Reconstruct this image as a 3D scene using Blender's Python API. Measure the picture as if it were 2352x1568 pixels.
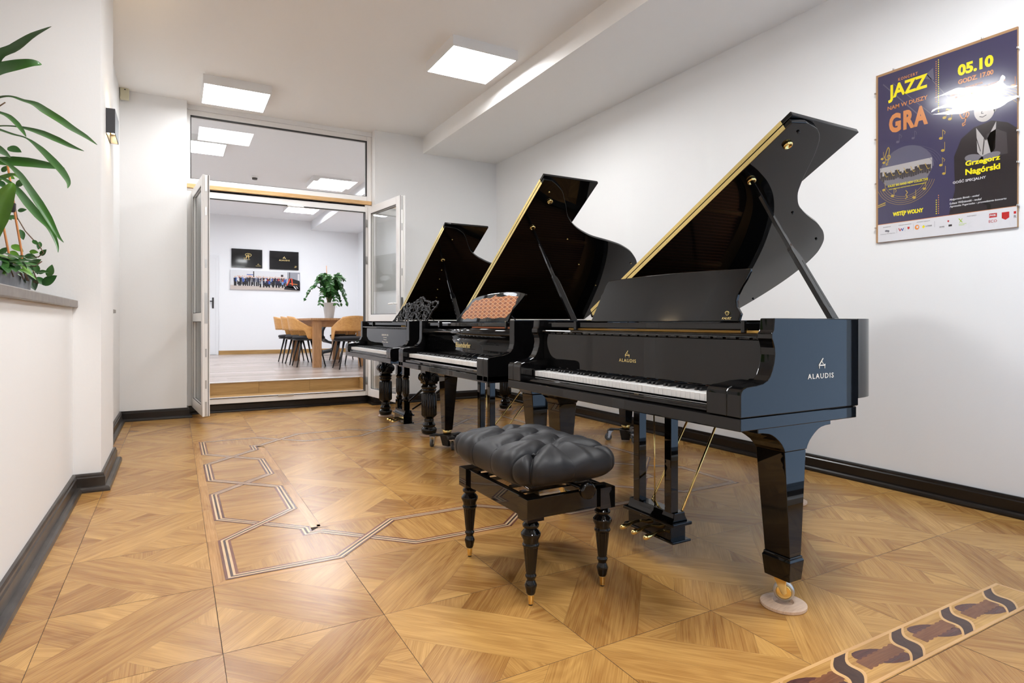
import bpy, bmesh, math, random
from mathutils import Vector, Matrix
PI=math.pi
R=math.radians
random.seed(7)
SC=bpy.context.scene
COL=SC.collection
for o in list(bpy.data.objects): bpy.data.objects.remove(o)

# ------------------------------------------------------------------ camera
cam=bpy.data.cameras.new('camera'); camo=bpy.data.objects.new('camera',cam); COL.objects.link(camo)
cam.sensor_fit='HORIZONTAL'; cam.sensor_width=36.0; cam.lens=1380.0/2352.0*36.0
cam.shift_y=-(784-740.4)/2352.0
camo.location=(0,0,.99); camo.rotation_euler=(R(90),0,R(-29.26)); cam.clip_start=.05; cam.clip_end=80
SC.camera=camo
# ------------------------------------------------------------------ world, exposure
SC.view_settings.view_transform='Standard'; SC.view_settings.look='None'
SC.view_settings.exposure=0.0; SC.view_settings.gamma=1.0
try: SC.view_settings.use_curve_mapping=False
except Exception: pass
W=bpy.data.worlds.new('daylight'); SC.world=W; W.use_nodes=True
bg=W.node_tree.nodes['Background']; bg.inputs[0].default_value=(.50,.70,1.0,1); bg.inputs[1].default_value=2.15
PANEL=40.0      # radiance of the LED ceiling panels
PANEL_BACK=45.0

# ------------------------------------------------------------------ materials
MATS={}
def mat(name,col,rough=.5,metal=0,spec=.5,coat=0,emit=None,es=0,bump=None,var=None,trans=0,ior=None,coat_ior=None):
    if name in MATS: return MATS[name]
    m=bpy.data.materials.new(name); m.use_nodes=True; nt=m.node_tree; p=nt.nodes['Principled BSDF']
    p.inputs['Base Color'].default_value=(*col,1); p.inputs['Roughness'].default_value=rough
    p.inputs['Metallic'].default_value=metal; p.inputs['Specular IOR Level'].default_value=spec
    if coat: p.inputs['Coat Weight'].default_value=coat; p.inputs['Coat Roughness'].default_value=.02
    if coat_ior: p.inputs['Coat IOR'].default_value=coat_ior
    if ior: p.inputs['IOR'].default_value=ior
    if trans: p.inputs['Transmission Weight'].default_value=trans
    if emit: p.inputs['Emission Color'].default_value=(*emit,1); p.inputs['Emission Strength'].default_value=es
    tc=None
    if bump or var:
        tc=nt.nodes.new('ShaderNodeTexCoord')
    if bump:
        s,d=bump[:2]; n=nt.nodes.new('ShaderNodeTexNoise'); n.inputs['Scale'].default_value=s; n.inputs['Detail'].default_value=3
        mp=nt.nodes.new('ShaderNodeMapping'); mp.inputs['Scale'].default_value=bump[2] if len(bump)>2 else (1,1,1)
        nt.links.new(tc.outputs['Object'],mp.inputs[0]); nt.links.new(mp.outputs[0],n.inputs[0])
        b=nt.nodes.new('ShaderNodeBump'); b.inputs['Strength'].default_value=d; b.inputs['Distance'].default_value=.01
        nt.links.new(n.outputs[0],b.inputs['Height']); nt.links.new(b.outputs[0],p.inputs['Normal'])
    if var:
        s,c2,sc=var; n=nt.nodes.new('ShaderNodeTexNoise'); n.inputs['Scale'].default_value=s; n.inputs['Detail'].default_value=4
        mp=nt.nodes.new('ShaderNodeMapping'); mp.inputs['Scale'].default_value=sc
        nt.links.new(tc.outputs['Object'],mp.inputs[0]); nt.links.new(mp.outputs[0],n.inputs[0])
        r=nt.nodes.new('ShaderNodeMapRange'); r.inputs[1].default_value=.35; r.inputs[2].default_value=.65
        nt.links.new(n.outputs[0],r.inputs[0])
        x=nt.nodes.new('ShaderNodeMix'); x.data_type='RGBA'; x.inputs[6].default_value=(*col,1); x.inputs[7].default_value=(*c2,1)
        nt.links.new(r.outputs[0],x.inputs[0]); nt.links.new(x.outputs[2],p.inputs['Base Color'])
    MATS[name]=m; return m
def srgb(r,g,b):
    f=lambda v:(v/255/12.92) if v/255<=.04045 else ((v/255+.055)/1.055)**2.4
    return (f(r),f(g),f(b))
def emis(name,col,s):
    if name in MATS: return MATS[name]
    m=bpy.data.materials.new(name); m.use_nodes=True; nt=m.node_tree; nt.nodes.remove(nt.nodes['Principled BSDF'])
    e=nt.nodes.new('ShaderNodeEmission'); e.inputs[0].default_value=(*col,1); e.inputs[1].default_value=s
    nt.links.new(e.outputs[0],nt.nodes['Material Output'].inputs[0]); MATS[name]=m; return m
def glassmat(name,tint=(.93,.96,.96),refl=1.0):
    m=bpy.data.materials.new(name); m.use_nodes=True; nt=m.node_tree; nt.nodes.remove(nt.nodes['Principled BSDF'])
    t=nt.nodes.new('ShaderNodeBsdfTransparent'); t.inputs[0].default_value=(*tint,1)
    g=nt.nodes.new('ShaderNodeBsdfGlossy'); g.inputs['Roughness'].default_value=0.0
    f=nt.nodes.new('ShaderNodeLayerWeight'); f.inputs[0].default_value=.5
    pw=nt.nodes.new('ShaderNodeMath'); pw.operation='POWER'; pw.inputs[1].default_value=5; nt.links.new(f.outputs['Facing'],pw.inputs[0])
    mu=nt.nodes.new('ShaderNodeMath'); mu.operation='MULTIPLY_ADD'; mu.inputs[1].default_value=.9; mu.inputs[2].default_value=.04*refl
    nt.links.new(pw.outputs[0],mu.inputs[0])
    x=nt.nodes.new('ShaderNodeMixShader'); nt.links.new(mu.outputs[0],x.inputs[0]); nt.links.new(t.outputs[0],x.inputs[1]); nt.links.new(g.outputs[0],x.inputs[2])
    nt.links.new(x.outputs[0],nt.nodes['Material Output'].inputs[0]); MATS[name]=m; return m
def woodmat(name,light,dark,rough=.3,gs=1.0,tonevar=.5,spec=.5,coat=0):
    """wood grain that runs along U of the UV map, per-face tone attribute"""
    m=bpy.data.materials.new(name); m.use_nodes=True; nt=m.node_tree; p=nt.nodes['Principled BSDF']; L=nt.links.new
    uv=nt.nodes.new('ShaderNodeUVMap'); uv.uv_map='UVMap'
    def noise(sx,sy,det=4,dist=0,rgh=.55):
        mp=nt.nodes.new('ShaderNodeMapping'); mp.inputs['Scale'].default_value=(sx,sy,1); L(uv.outputs[0],mp.inputs[0])
        n=nt.nodes.new('ShaderNodeTexNoise'); n.inputs['Scale'].default_value=1; n.inputs['Detail'].default_value=det; n.inputs['Distortion'].default_value=dist; n.inputs['Roughness'].default_value=rgh
        L(mp.outputs[0],n.inputs[0]); return n
    # cathedral figure: bands of a smooth stretched field
    n0=noise(.9*gs,6*gs,2,.3)
    mu=nt.nodes.new('ShaderNodeMath'); mu.operation='MULTIPLY'; mu.inputs[1].default_value=85; L(n0.outputs[0],mu.inputs[0])
    si=nt.nodes.new('ShaderNodeMath'); si.operation='SINE'; L(mu.outputs[0],si.inputs[0])
    m1=nt.nodes.new('ShaderNodeMapRange'); m1.inputs[1].default_value=-1; m1.inputs[2].default_value=1; m1.interpolation_type='SMOOTHSTEP'; L(si.outputs[0],m1.inputs[0])
    n1=noise(4*gs,210*gs,3,0,.7)       # fine pores
    m2=nt.nodes.new('ShaderNodeMapRange'); m2.inputs[1].default_value=.38; m2.inputs[2].default_value=.62; L(n1.outputs[0],m2.inputs[0])
    n2=noise(2*gs,18*gs,3,.1)
    m3=nt.nodes.new('ShaderNodeMapRange'); m3.inputs[1].default_value=.35; m3.inputs[2].default_value=.68; L(n2.outputs[0],m3.inputs[0])
    a=nt.nodes.new('ShaderNodeMath'); a.operation='MULTIPLY'; a.inputs[1].default_value=.17; L(m1.outputs[0],a.inputs[0])
    b=nt.nodes.new('ShaderNodeMath'); b.operation='MULTIPLY_ADD'; b.inputs[1].default_value=.40; L(m2.outputs[0],b.inputs[0]); L(a.outputs[0],b.inputs[2])
    c=nt.nodes.new('ShaderNodeMath'); c.operation='MULTIPLY_ADD'; c.inputs[1].default_value=.42; L(m3.outputs[0],c.inputs[0]); L(b.outputs[0],c.inputs[2])
    at=nt.nodes.new('ShaderNodeAttribute'); at.attribute_name='tone'
    d=nt.nodes.new('ShaderNodeMath'); d.operation='MULTIPLY_ADD'; d.inputs[1].default_value=tonevar; L(at.outputs['Fac'],d.inputs[0])
    e=nt.nodes.new('ShaderNodeMath'); e.operation='MULTIPLY'; e.inputs[1].default_value=1-tonevar*.5; L(c.outputs[0],e.inputs[0]); L(e.outputs[0],d.inputs[2])
    x=nt.nodes.new('ShaderNodeMix'); x.data_type='RGBA'; x.inputs[6].default_value=(*light,1); x.inputs[7].default_value=(*dark,1)
    L(d.outputs[0],x.inputs[0]); L(x.outputs[2],p.inputs['Base Color'])
    p.inputs['Roughness'].default_value=rough; p.inputs['Specular IOR Level'].default_value=spec
    if coat: p.inputs['Coat Weight'].default_value=coat; p.inputs['Coat Roughness'].default_value=.1
    bp=nt.nodes.new('ShaderNodeBump'); bp.inputs['Strength'].default_value=.10; bp.inputs['Distance'].default_value=.002; L(n1.outputs[0],bp.inputs['Height']); L(bp.outputs[0],p.inputs['Normal'])
    MATS[name]=m; return m

white_wall=mat('white_plaster',(.87,.865,.855),.75,bump=(60,.04))
ceil_m=mat('ceiling_paint',(.92,.905,.88),.8,bump=(50,.03))
back_wall_m=mat('back_room_paint',(.86,.87,.89),.75)
lacquer=mat('black_lacquer',(.0032,.0031,.0033),.022,spec=.42)
lacquer2=mat('black_lacquer_fine_orange_peel',(.004,.004,.0045),.03,spec=.75,bump=(180,.05))
satin=mat('satin_black',(.010,.009,.009),.3)
brass=mat('polished_brass',(.92,.70,.28),.16,1)
brass_l=mat('light_brass',(.80,.62,.25),.25,1)
chrome=mat('chrome',(.8,.8,.8),.15,1)
steel=mat('brushed_steel',(.55,.55,.54),.35,1)
ivory=mat('white_key_plastic',(.83,.82,.80),.18,spec=.5)
ebony=mat('black_key_plastic',(.012,.012,.013),.25)
pvc=mat('white_window_plastic',(.90,.885,.865),.28)
gasket=mat('dark_rubber_gasket',(.02,.017,.015),.5)
skirt_m=mat('dark_stained_skirting',(.009,.006,.005),.25,spec=.4,var=(14,(.013,.009,.006),(1,1,6)))
skirt_old=mat('worn_dark_skirting',(.05,.042,.036),.3,var=(9,(.018,.012,.009),(1,1,1)))
glass=glassmat('window_glass',(.985,.992,.99),1.6)
gold_ink=mat('gold_lettering',(.80,.62,.26),.35,.6)
pale_ink=mat('pale_lettering',(.88,.83,.74),.4)
pale_wood=mat('beech_wood',(.70,.52,.38),.45,var=(30,(.60,.42,.30),(1,8,1)))
gold_sheen=mat('painted_gold_reflection',(.62,.36,.08),.8)  # reflection of the golden piano interior put into the colour
leather=mat('black_leather',(.012,.012,.014),.50,spec=.36,bump=(300,.05))
oak_floor=woodmat('oak_parquet',srgb(207,161,92),srgb(144,98,47),.27,1.0,.46)
oak_strip=woodmat('oak_border_strip',srgb(210,160,96),srgb(150,104,52),.27,1.0,.4)
lam_floor=woodmat('pale_laminate',srgb(205,192,184),srgb(150,132,120),.25,1.2,.5)
step_oak=woodmat('step_oak',srgb(196,158,102),srgb(150,112,62),.35,1.0,.4)
table_oak=woodmat('table_oak',srgb(205,158,112),srgb(150,104,62),.4,1.4,.3)
chair_oak=woodmat('chair_plywood',srgb(222,172,104),srgb(192,134,72),.35,1.6,.2)

# ------------------------------------------------------------------ mesh helper
class Print:
    def __init__(s): s.v=[];s.f=[];s.m=[];s.mats=[]
    def mi(s,m):
        if m not in s.mats: s.mats.append(m)
        return s.mats.index(m)
    def add(s,vs,fs,m):
        i=len(s.v); k=s.mi(m); s.v+=[tuple(v) for v in vs]
        for f in fs: s.f.append([i+a for a in f]); s.m.append(k)
    def absorb(s,o):
        M=Matrix.LocRotScale(o.location,o.rotation_euler,o.scale); me=o.data
        s.add([M@v.co for v in me.vertices],[list(p.vertices) for p in me.polygons],me.materials[0])
        bpy.data.objects.remove(o); bpy.data.meshes.remove(me)
    def build(s,name,parent):
        me=bpy.data.meshes.new(name); me.from_pydata(s.v,[],s.f)
        for m in s.mats: me.materials.append(m)
        me.polygons.foreach_set('material_index',s.m); o=bpy.data.objects.new(name,me); COL.objects.link(o); o.parent=parent; return o
class MB:
    def __init__(s): s.v=[]; s.f=[]; s.m=[]; s.uv=[]; s.t=[]; s.sm=[]
    def face(s,pts,mi=0,uv=None,tone=.5,smooth=False):
        i=len(s.v); s.v+= [tuple(p) for p in pts]; s.f.append(tuple(range(i,i+len(pts)))); s.m.append(mi)
        s.uv.append(uv); s.t.append(tone); s.sm.append(smooth)
    def raw(s,vs,fs,mi=0,smooth=False,tone=.5,uvs=None):
        i=len(s.v); s.v+=[tuple(p) for p in vs]
        for k,f in enumerate(fs): s.f.append(tuple(i+a for a in f)); s.m.append(mi); s.uv.append(uvs[k] if uvs else None); s.t.append(tone); s.sm.append(smooth)
        return s
    def box(s,x0,x1,y0,y1,z0,z1,mi=0,M=None,tone=.5):
        vs=[(x0,y0,z0),(x1,y0,z0),(x1,y1,z0),(x0,y1,z0),(x0,y0,z1),(x1,y0,z1),(x1,y1,z1),(x0,y1,z1)]
        if M: vs=[M@Vector(p) for p in vs]
        return s.raw(vs,[(0,3,2,1),(4,5,6,7),(0,1,5,4),(1,2,6,5),(2,3,7,6),(3,0,4,7)],mi,tone=tone)
    def frustum(s,c0,h0,c1,h1,mi=0):
        """c=(x,y,z) centre, h=(hx,hy) half sizes: bottom then top"""
        vs=[]
        for c,h in ((c0,h0),(c1,h1)):
            for sx,sy in ((-1,-1),(1,-1),(1,1),(-1,1)): vs.append((c[0]+sx*h[0],c[1]+sy*h[1],c[2]))
        return s.raw(vs,[(0,3,2,1),(4,5,6,7),(0,1,5,4),(1,2,6,5),(2,3,7,6),(3,0,4,7)],mi)
    def prism(s,poly,d0,d1,axis='y',mi=0,M=None,smooth=False,tone=.5):
        """poly 2D; axis y: poly=(x,z); axis x: poly=(y,z); axis z: poly=(x,y)"""
        def P(a,b,d):
            q={'y':(a,d,b),'x':(d,a,b),'z':(a,b,d)}[axis]; return M@Vector(q) if M else q
        n=len(poly); vs=[P(a,b,d0) for a,b in poly]+[P(a,b,d1) for a,b in poly]
        fs=[tuple(range(n)),tuple(range(2*n-1,n-1,-1))]
        i=len(s.v); s.v+=[tuple(p) for p in vs]
        for f in fs: s.f.append(tuple(i+a for a in f)); s.m.append(mi); s.uv.append(None); s.t.append(tone); s.sm.append(False)
        for k in range(n):
            s.f.append((i+k,i+n+k,i+n+(k+1)%n,i+(k+1)%n)); s.m.append(mi); s.uv.append(None); s.t.append(tone); s.sm.append(smooth)
        return s
    def tube(s,path,r,n=8,mi=0,caps=True):
        path=[Vector(p) for p in path]; N=len(path); rs=r if isinstance(r,(list,tuple)) else [r]*N
        vs=[]; up=None
        for k,p in enumerate(path):
            d=(path[min(k+1,N-1)]-path[max(k-1,0)]).normalized()
            if up is None: up=Vector((0,0,1)) if abs(d.z)<.9 else Vector((1,0,0))
            a=d.cross(up).normalized(); b=a.cross(d).normalized(); up=b
            for j in range(n): t=2*PI*j/n; vs.append(p+a*math.cos(t)*rs[k]+b*math.sin(t)*rs[k])
        fs=[(k*n+j,k*n+(j+1)%n,(k+1)*n+(j+1)%n,(k+1)*n+j) for k in range(N-1) for j in range(n)]
        s.raw(vs,fs,mi,True)
        if caps:
            i=len(s.v)-len(vs)
            for f in (tuple(i+j for j in range(n))[::-1],tuple(i+(N-1)*n+j for j in range(n))):
                s.f.append(f); s.m.append(mi); s.uv.append(None); s.t.append(.5); s.sm.append(False)
        return s
    def lathe(s,prof,c=(0,0,0),n=24,mi=0,M=None,flute=None):
        """prof [(r,z)]; flute=(z0,z1,count,depth)"""
        vs=[]; 
        for r,z in prof:
            for j in range(n):
                t=2*PI*j/n; rr=r
                if flute and flute[0]<=z<=flute[1]: rr=r-flute[3]*(.5-.5*math.cos(flute[2]*t))
                q=Vector((rr*math.cos(t),rr*math.sin(t),z)); 
                if M: q=M@q
                vs.append((q.x+c[0],q.y+c[1],q.z+c[2]))
        N=len(prof)
        fs=[(k*n+j,k*n+(j+1)%n,(k+1)*n+(j+1)%n,(k+1)*n+j) for k in range(N-1) for j in range(n)]
        i=len(s.v); s.raw(vs,fs,mi,True)
        for f in (tuple(i+j for j in range(n))[::-1],tuple(i+(N-1)*n+j for j in range(n))):
            s.f.append(f); s.m.append(mi); s.uv.append(None); s.t.append(.5); s.sm.append(False)
        return s
    def build(s,name,mats,parent=None,loc=(0,0,0),bevel=0,seg=2,recalc=True,autouv=None):
        me=bpy.data.meshes.new(name); me.from_pydata(s.v,[],s.f)
        if not isinstance(mats,(list,tuple)): mats=[mats]
        for m in mats: me.materials.append(m)
        me.polygons.foreach_set('material_index',s.m); me.polygons.foreach_set('use_smooth',s.sm)
        if any(u is not None for u in s.uv) or autouv:
            ul=me.uv_layers.new(name='UVMap')
            for p,u in zip(me.polygons,s.uv):
                if u is None and autouv:
                    ax,k=autouv; ox=random.random()*9
                    for li in p.loop_indices:
                        co=me.vertices[me.loops[li].vertex_index].co
                        al=co[ax]; oth=[co[q] for q in range(3) if q!=ax]
                        nn=p.normal; o2=[q for q in range(3) if q!=ax]
                        ac=co[o2[1]] if abs(nn[o2[0]])>abs(nn[o2[1]]) else co[o2[0]]
                        ul.data[li].uv=(al*k+ox,ac*k+ox)
                elif u is not None:
                    for li,q in zip(p.loop_indices,u): ul.data[li].uv=q
            a=me.attributes.new('tone','FLOAT','FACE'); a.data.foreach_set('value',s.t)
        if recalc:
            bm=bmesh.new(); bm.from_mesh(me); bmesh.ops.recalc_face_normals(bm,faces=bm.faces); bm.to_mesh(me); bm.free()
        me.update()
        o=bpy.data.objects.new(name,me); COL.objects.link(o); o.location=loc
        if parent: o.parent=parent
        if bevel:
            b=o.modifiers.new('bevel','BEVEL'); b.width=bevel; b.segments=seg; b.limit_method='ANGLE'; b.angle_limit=R(35); b.harden_normals=False
        return o
def tag(o,label=None,cat=None,group=None,kind=None):
    if label: o['label']=label
    if cat: o['category']=cat
    if group: o['group']=group
    if kind: o['kind']=kind
    return o
def empty(name,loc,label=None,cat=None,group=None,rz=0):
    o=bpy.data.objects.new(name,None); COL.objects.link(o); o.location=loc; o.rotation_euler=(0,0,rz); o.empty_display_size=.05
    return tag(o,label,cat,group)
def struct(o): o['kind']='structure'; return o
def copy_tree(o,parent=None):
    c=o.copy(); COL.objects.link(c); c.parent=parent
    for ch in list(o.children): copy_tree(ch,c)
    return c
def text_mesh(name,txt,m,width=None,height=None,off=0,ext=.0003,parent=None,loc=(0,0,0),rot=(0,0,0),align='CENTER',shear=0,space=1.0):
    cu=bpy.data.curves.new(name,'FONT'); cu.body=txt; cu.size=1; cu.offset=off; cu.align_x='LEFT'; cu.shear=shear; cu.space_character=space
    cu.extrude=.001; cu.resolution_u=3
    t=bpy.data.objects.new(name+'_tmp',cu); COL.objects.link(t)
    dg=bpy.context.evaluated_depsgraph_get(); me=bpy.data.meshes.new_from_object(t.evaluated_get(dg)); bpy.data.objects.remove(t); bpy.data.curves.remove(cu)
    xs=[v.co.x for v in me.vertices]; ys=[v.co.y for v in me.vertices]
    w=max(xs)-min(xs); h=max(ys)-min(ys); sy=(height/h) if height else (width/w); sx=(width/w) if width else sy
    x0=min(xs)+(w/2 if align=='CENTER' else 0); y0=min(ys)
    for v in me.vertices: v.co=((v.co.x-x0)*sx,(v.co.y-y0)*sy,v.co.z/.001*ext)
    me.materials.clear(); me.materials.append(m)
    o=bpy.data.objects.new(name,me); COL.objects.link(o); o.location=loc; o.rotation_euler=rot
    if parent: o.parent=parent
    return o
FX=(R(90),0,R(-90))    # text that faces -X, reads towards -Y
FY=(R(90),0,0)         # text that faces -Y, reads towards +X

# ================================================================== ROOM
CZ=3.31
def wall(name,*b,m=white_wall,par=None):
    q=MB(); 
    for bb in (b if isinstance(b[0],(tuple,list)) else [b]): q.box(*bb)
    o=q.build(name,m,par)
    return struct(o) if par is None else o
# ---- parquet floor -------------------------------------------------
AX,AY,OX,OY=.494,.5225,-.370,1.467
def inset(poly,ds):
    n=len(poly); out=[]
    A=sum(poly[i][0]*poly[(i+1)%n][1]-poly[(i+1)%n][0]*poly[i][1] for i in range(n)); sg=1 if A>0 else -1
    L=[]
    for i in range(n):
        p=poly[i]; q=poly[(i+1)%n]; dx,dy=q[0]-p[0],q[1]-p[1]; l=math.hypot(dx,dy)
        nx,ny=-dy/l*sg,dx/l*sg; L.append((nx,ny,nx*p[0]+ny*p[1]+ds[i]))
    for i in range(n):
        a=L[i-1]; b=L[i]; det=a[0]*b[1]-a[1]*b[0]
        if abs(det)<1e-9: out.append(poly[i]); continue
        out.append(((a[2]*b[1]-a[1]*b[2])/det,(a[0]*b[2]-a[2]*b[0])/det))
    return out
FL=MB(); rnd=random.Random(11)
def plank(poly,ang,edge,mi=0,tone=None,z=0.0,seed=None,g=.00035):
    """edge(p,q)-> extra gap at that edge"""
    ds=[edge(poly[i],poly[(i+1)%len(poly)]) for i in range(len(poly))]
    pp=inset(poly,ds); r=seed or (rnd.random()*40,rnd.random()*40)
    ca,sa=math.cos(ang),math.sin(ang)
    uv=[(x*ca+y*sa+r[0],-x*sa+y*ca+r[1]) for x,y in pp]
    A=sum(pp[i][0]*pp[(i+1)%len(pp)][1]-pp[(i+1)%len(pp)][0]*pp[i][1] for i in range(len(pp)))
    if A<0: pp=pp[::-1]; uv=uv[::-1]
    FL.face([(x,y,z) for x,y in pp],mi,uv,rnd.random()**1.2 if tone is None else tone)
T3=1/3.
def panel(i,j):
    x0,y0=OX+AX*i,OY+AY*j; flip=(i+j)%2==0
    def P(u,v): 
        if flip: u=1-u
        return (x0+u*AX,y0+v*AY)
    crack=rnd.choice((.0009,.0013,.0019))
    def edge(p,q):
        on=(abs(p[0]-q[0])<1e-6 and min(abs(p[0]-x0),abs(p[0]-x0-AX))<1e-6) or (abs(p[1]-q[1])<1e-6 and min(abs(p[1]-y0),abs(p[1]-y0-AY))<1e-6)
        return crack*.6 if on else .00022
    dg=math.atan2(AY,AX); a1=dg if not flip else PI-dg; a2=PI-dg if not flip else dg
    sd=(rnd.random()*40,rnd.random()*40); tn=rnd.random()**1.2; same=rnd.random()<.4
    for sw in (0,1):
        S=(lambda u,v:P(u,v)) if sw==0 else (lambda u,v:P(v,u))
        plank([S(0,0),S(1,1),S(1-T3,1),S(0,T3)],a1,edge,tone=tn if same else None,seed=sd if same else None)
        h=T3; m1=(.5-h/2,.5+h/2)
        s2=(rnd.random()*40,rnd.random()*40); t2=rnd.random(); sm=rnd.random()<.35
        plank([S(0,1-h),S(0,1),S(*m1),S(.5-h,.5)],a2,edge,tone=t2 if sm else None,seed=s2 if sm else None)
        plank([S(0,1),S(h,1),S(.5,.5+h),S(*m1)],a2,edge,tone=t2 if sm else None,seed=s2 if sm else None)
        vert=rnd.random()<.5
        plank([S(0,h),S(0,1-h),S(.5-h,.5)],rnd.choice((0,PI/2,a2+.3)),edge)
        plank([S(h,1),S(1-h,1),S(.5,.5+h)],rnd.choice((0,PI/2,a2+.3)),edge)
for i in range(-7,9):
    for j in range(-7,12):
        if OX+AX*(i+.5)>2.05 and OY+AY*(j+1)<.45: continue
        if 1<=i<=6 and 2<=j<=7 and (i in(1,6) or j in(2,7)): continue
        panel(i,j)
BX0,BX1,BY0,BY1=OX+AX,OX+AX*7,OY+AY*2,OY+AY*8
SI,SO=.046,.442; TH=.046
g0=lambda p,q:.0004
for k in range(4):   # border strips and cross-grain fields
    hor=k%2==0
    def Q(al,ac,k=k):
        if k==0: return (BX0+al,BY0+ac)
        if k==2: return (BX0+al,BY1-ac)
        if k==3: return (BX0+ac,BY0+al)
        return (BX1-ac,BY0+al)
    Ln=(BX1-BX0) if hor else (BY1-BY0); ga=0 if hor else PI/2
    n=6
    for s in range(n):
        a0=Ln*s/n; a1=Ln*(s+1)/n
        o0=TH if s==0 else 0
        plank([Q(a0 if s else 0,0),Q(a1,0),Q(a1 if s<n-1 else a1-TH,TH),Q(a0+o0,TH)],ga,g0,1)
    iw=AX if not hor else AY
    L0,L1=iw,Ln-iw
    for s in range(5):
        a0=L0+(L1-L0)*s/5-(0 if s or not hor else TH); a1=L0+(L1-L0)*(s+1)/5+(TH if hor and s==4 else 0)
        plank([Q(a0,iw-TH),Q(a1,iw-TH),Q(a1,iw),Q(a0,iw)],ga,g0,1)
    m=34; w0,w1=TH,iw-TH
    for s in range(m):
        a0=w0+(Ln-2*w0)*s/m; a1=w0+(Ln-2*w0)*(s+1)/m
        f=lambda a:min(w1,a if a<Ln/2 else Ln-a)
        lo=w0
        if f(a0)<=lo+1e-4 and f(a1)<=lo+1e-4: continue
        poly=[Q(a0,lo),Q(a1,lo),Q(a1,max(lo,f(a1))),Q(a0,max(lo,f(a0)))]
        if f(a0)<=lo+1e-4: poly=poly[:3]
        elif f(a1)<=lo+1e-4: poly=[poly[0],poly[2],poly[3]]
        plank(poly,ga+PI/2,lambda p,q:.0001,0,tone=.25+.35*rnd.random() if s%4 else .7)
# interlaced stripes
XS=[.605,.948,1.417,1.79,2.26,2.605]; YS=[3.017,3.36,3.855,4.21,4.685,5.06]
xo,xi,yo,yi=.193,.5425,2.577,2.932
def loop(A):
    X0,X1=(xo,xi) if A else (xi,xo)       # left column starts outer for A
    Y0,Y1=(yo,yi) if A else (yi,yo)
    XR={xo:3.212-xo,xi:3.212-xi}; YT={yo:8.16-yo,yi:8.16-yi}
    left=[(X0,Y0),(X0,YS[0]),(X1,YS[1]),(X1,YS[2]),(X0,YS[3]),(X0,YS[4]),(X1,YS[5])]
    T0,T1=(YT[yi],YT[yo]) if A else (YT[yo],YT[yi])
    top=[(X1,T0),(XS[0],T0),(XS[1],T1),(XS[2],T1),(XS[3],T0),(XS[4],T0),(XS[5],T1)]
    R0,R1=(XR[xo],XR[xi]) if A else (XR[xi],XR[xo])
    right=[(R0,T1),(R0,YS[5]),(R1,YS[4]),(R1,YS[3]),(R0,YS[2]),(R0,YS[1]),(R1,YS[0])]
    B0,B1=(yi,yo) if A else (yo,yi)
    bot=[(R1,B0),(XS[5],B0),(XS[4],B1),(XS[3],B1),(XS[2],B0),(XS[1],B0),(XS[0],B1)]
    return left+top+right+bot
def stripes(P,z):
    n=len(P); N=[]
    for i in range(n):
        p=P[i]; q=P[(i+1)%n]; d=(q[0]-p[0],q[1]-p[1]); l=math.hypot(*d); N.append((-d[1]/l,d[0]/l))
    offs=[-.0255,-.0145,-.0050,.0050,.0145,.0255]; mi=[2,3,4,3,2]
    def off(i,o):
        a=N[i-1]; b=N[i]; det=a[0]*b[1]-a[1]*b[0]; p=P[i]
        ca=a[0]*p[0]+a[1]*p[1]+o; cb=b[0]*p[0]+b[1]*p[1]+o
        if abs(det)<1e-6: return (p[0]+b[0]*o,p[1]+b[1]*o)
        return ((ca*b[1]-a[1]*cb)/det,(a[0]*cb-ca*b[0])/det)
    for i in range(n):
        k=(i+1)%n; an=math.atan2(P[k][1]-P[i][1],P[k][0]-P[i][0])
        for s in range(5):
            q=[off(i,offs[s]),off(k,offs[s]),off(k,offs[s+1]),off(i,offs[s+1])]
            plank(q,an,lambda p,q:.0001,mi[s],z=z)
stripes(loop(False),.0006); stripes(loop(True),.0011)
# marquetry ribbon border (lower right of the view)
DX1,DY0,DY1=2.714,.953,1.087
FL.face([(-3,DY0,.0005),(DX1,DY0,.0005),(DX1,DY1,.0005),(-3,DY1,.0005)],0,[(0,0),(5.7,0),(5.7,.13),(0,.13)],.15)
plank([(-3,DY0-.006),(DX1+.006,DY0-.006),(DX1+.006,DY0+.006),(-3,DY0+.006)],0,g0,5,z=.0010)
plank([(-3,DY1-.006),(DX1+.006,DY1-.006),(DX1+.006,DY1+.006),(-3,DY1+.006)],0,g0,5,z=.0010)
plank([(DX1-.006,DY0+.006),(DX1+.006,DY0+.006),(DX1+.006,DY1-.006),(DX1-.006,DY1-.006)],PI/2,g0,5,z=.0010)
def scurve(xc,w):
    out=[]
    for k in range(15):
        t=k/14; y=DY0+.006+(DY1-DY0-.012)*t
        sx=(t-.5)*.115+ .020*math.sin(2*PI*(t-.5))*-1
        out.append((xc+sx,y))
    return out
def band(c,o0,o1,mi,z):
    for a,b in zip(c,c[1:]):
        FL.face([(a[0]+o0,a[1],z),(a[0]+o1,a[1],z),(b[0]+o1,b[1],z),(b[0]+o0,b[1],z)],mi,[(a[1]*3,a[0]),(a[1]*3,a[0]+.05),(b[1]*3,b[0]+.05),(b[1]*3,b[0])],.5)
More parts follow.
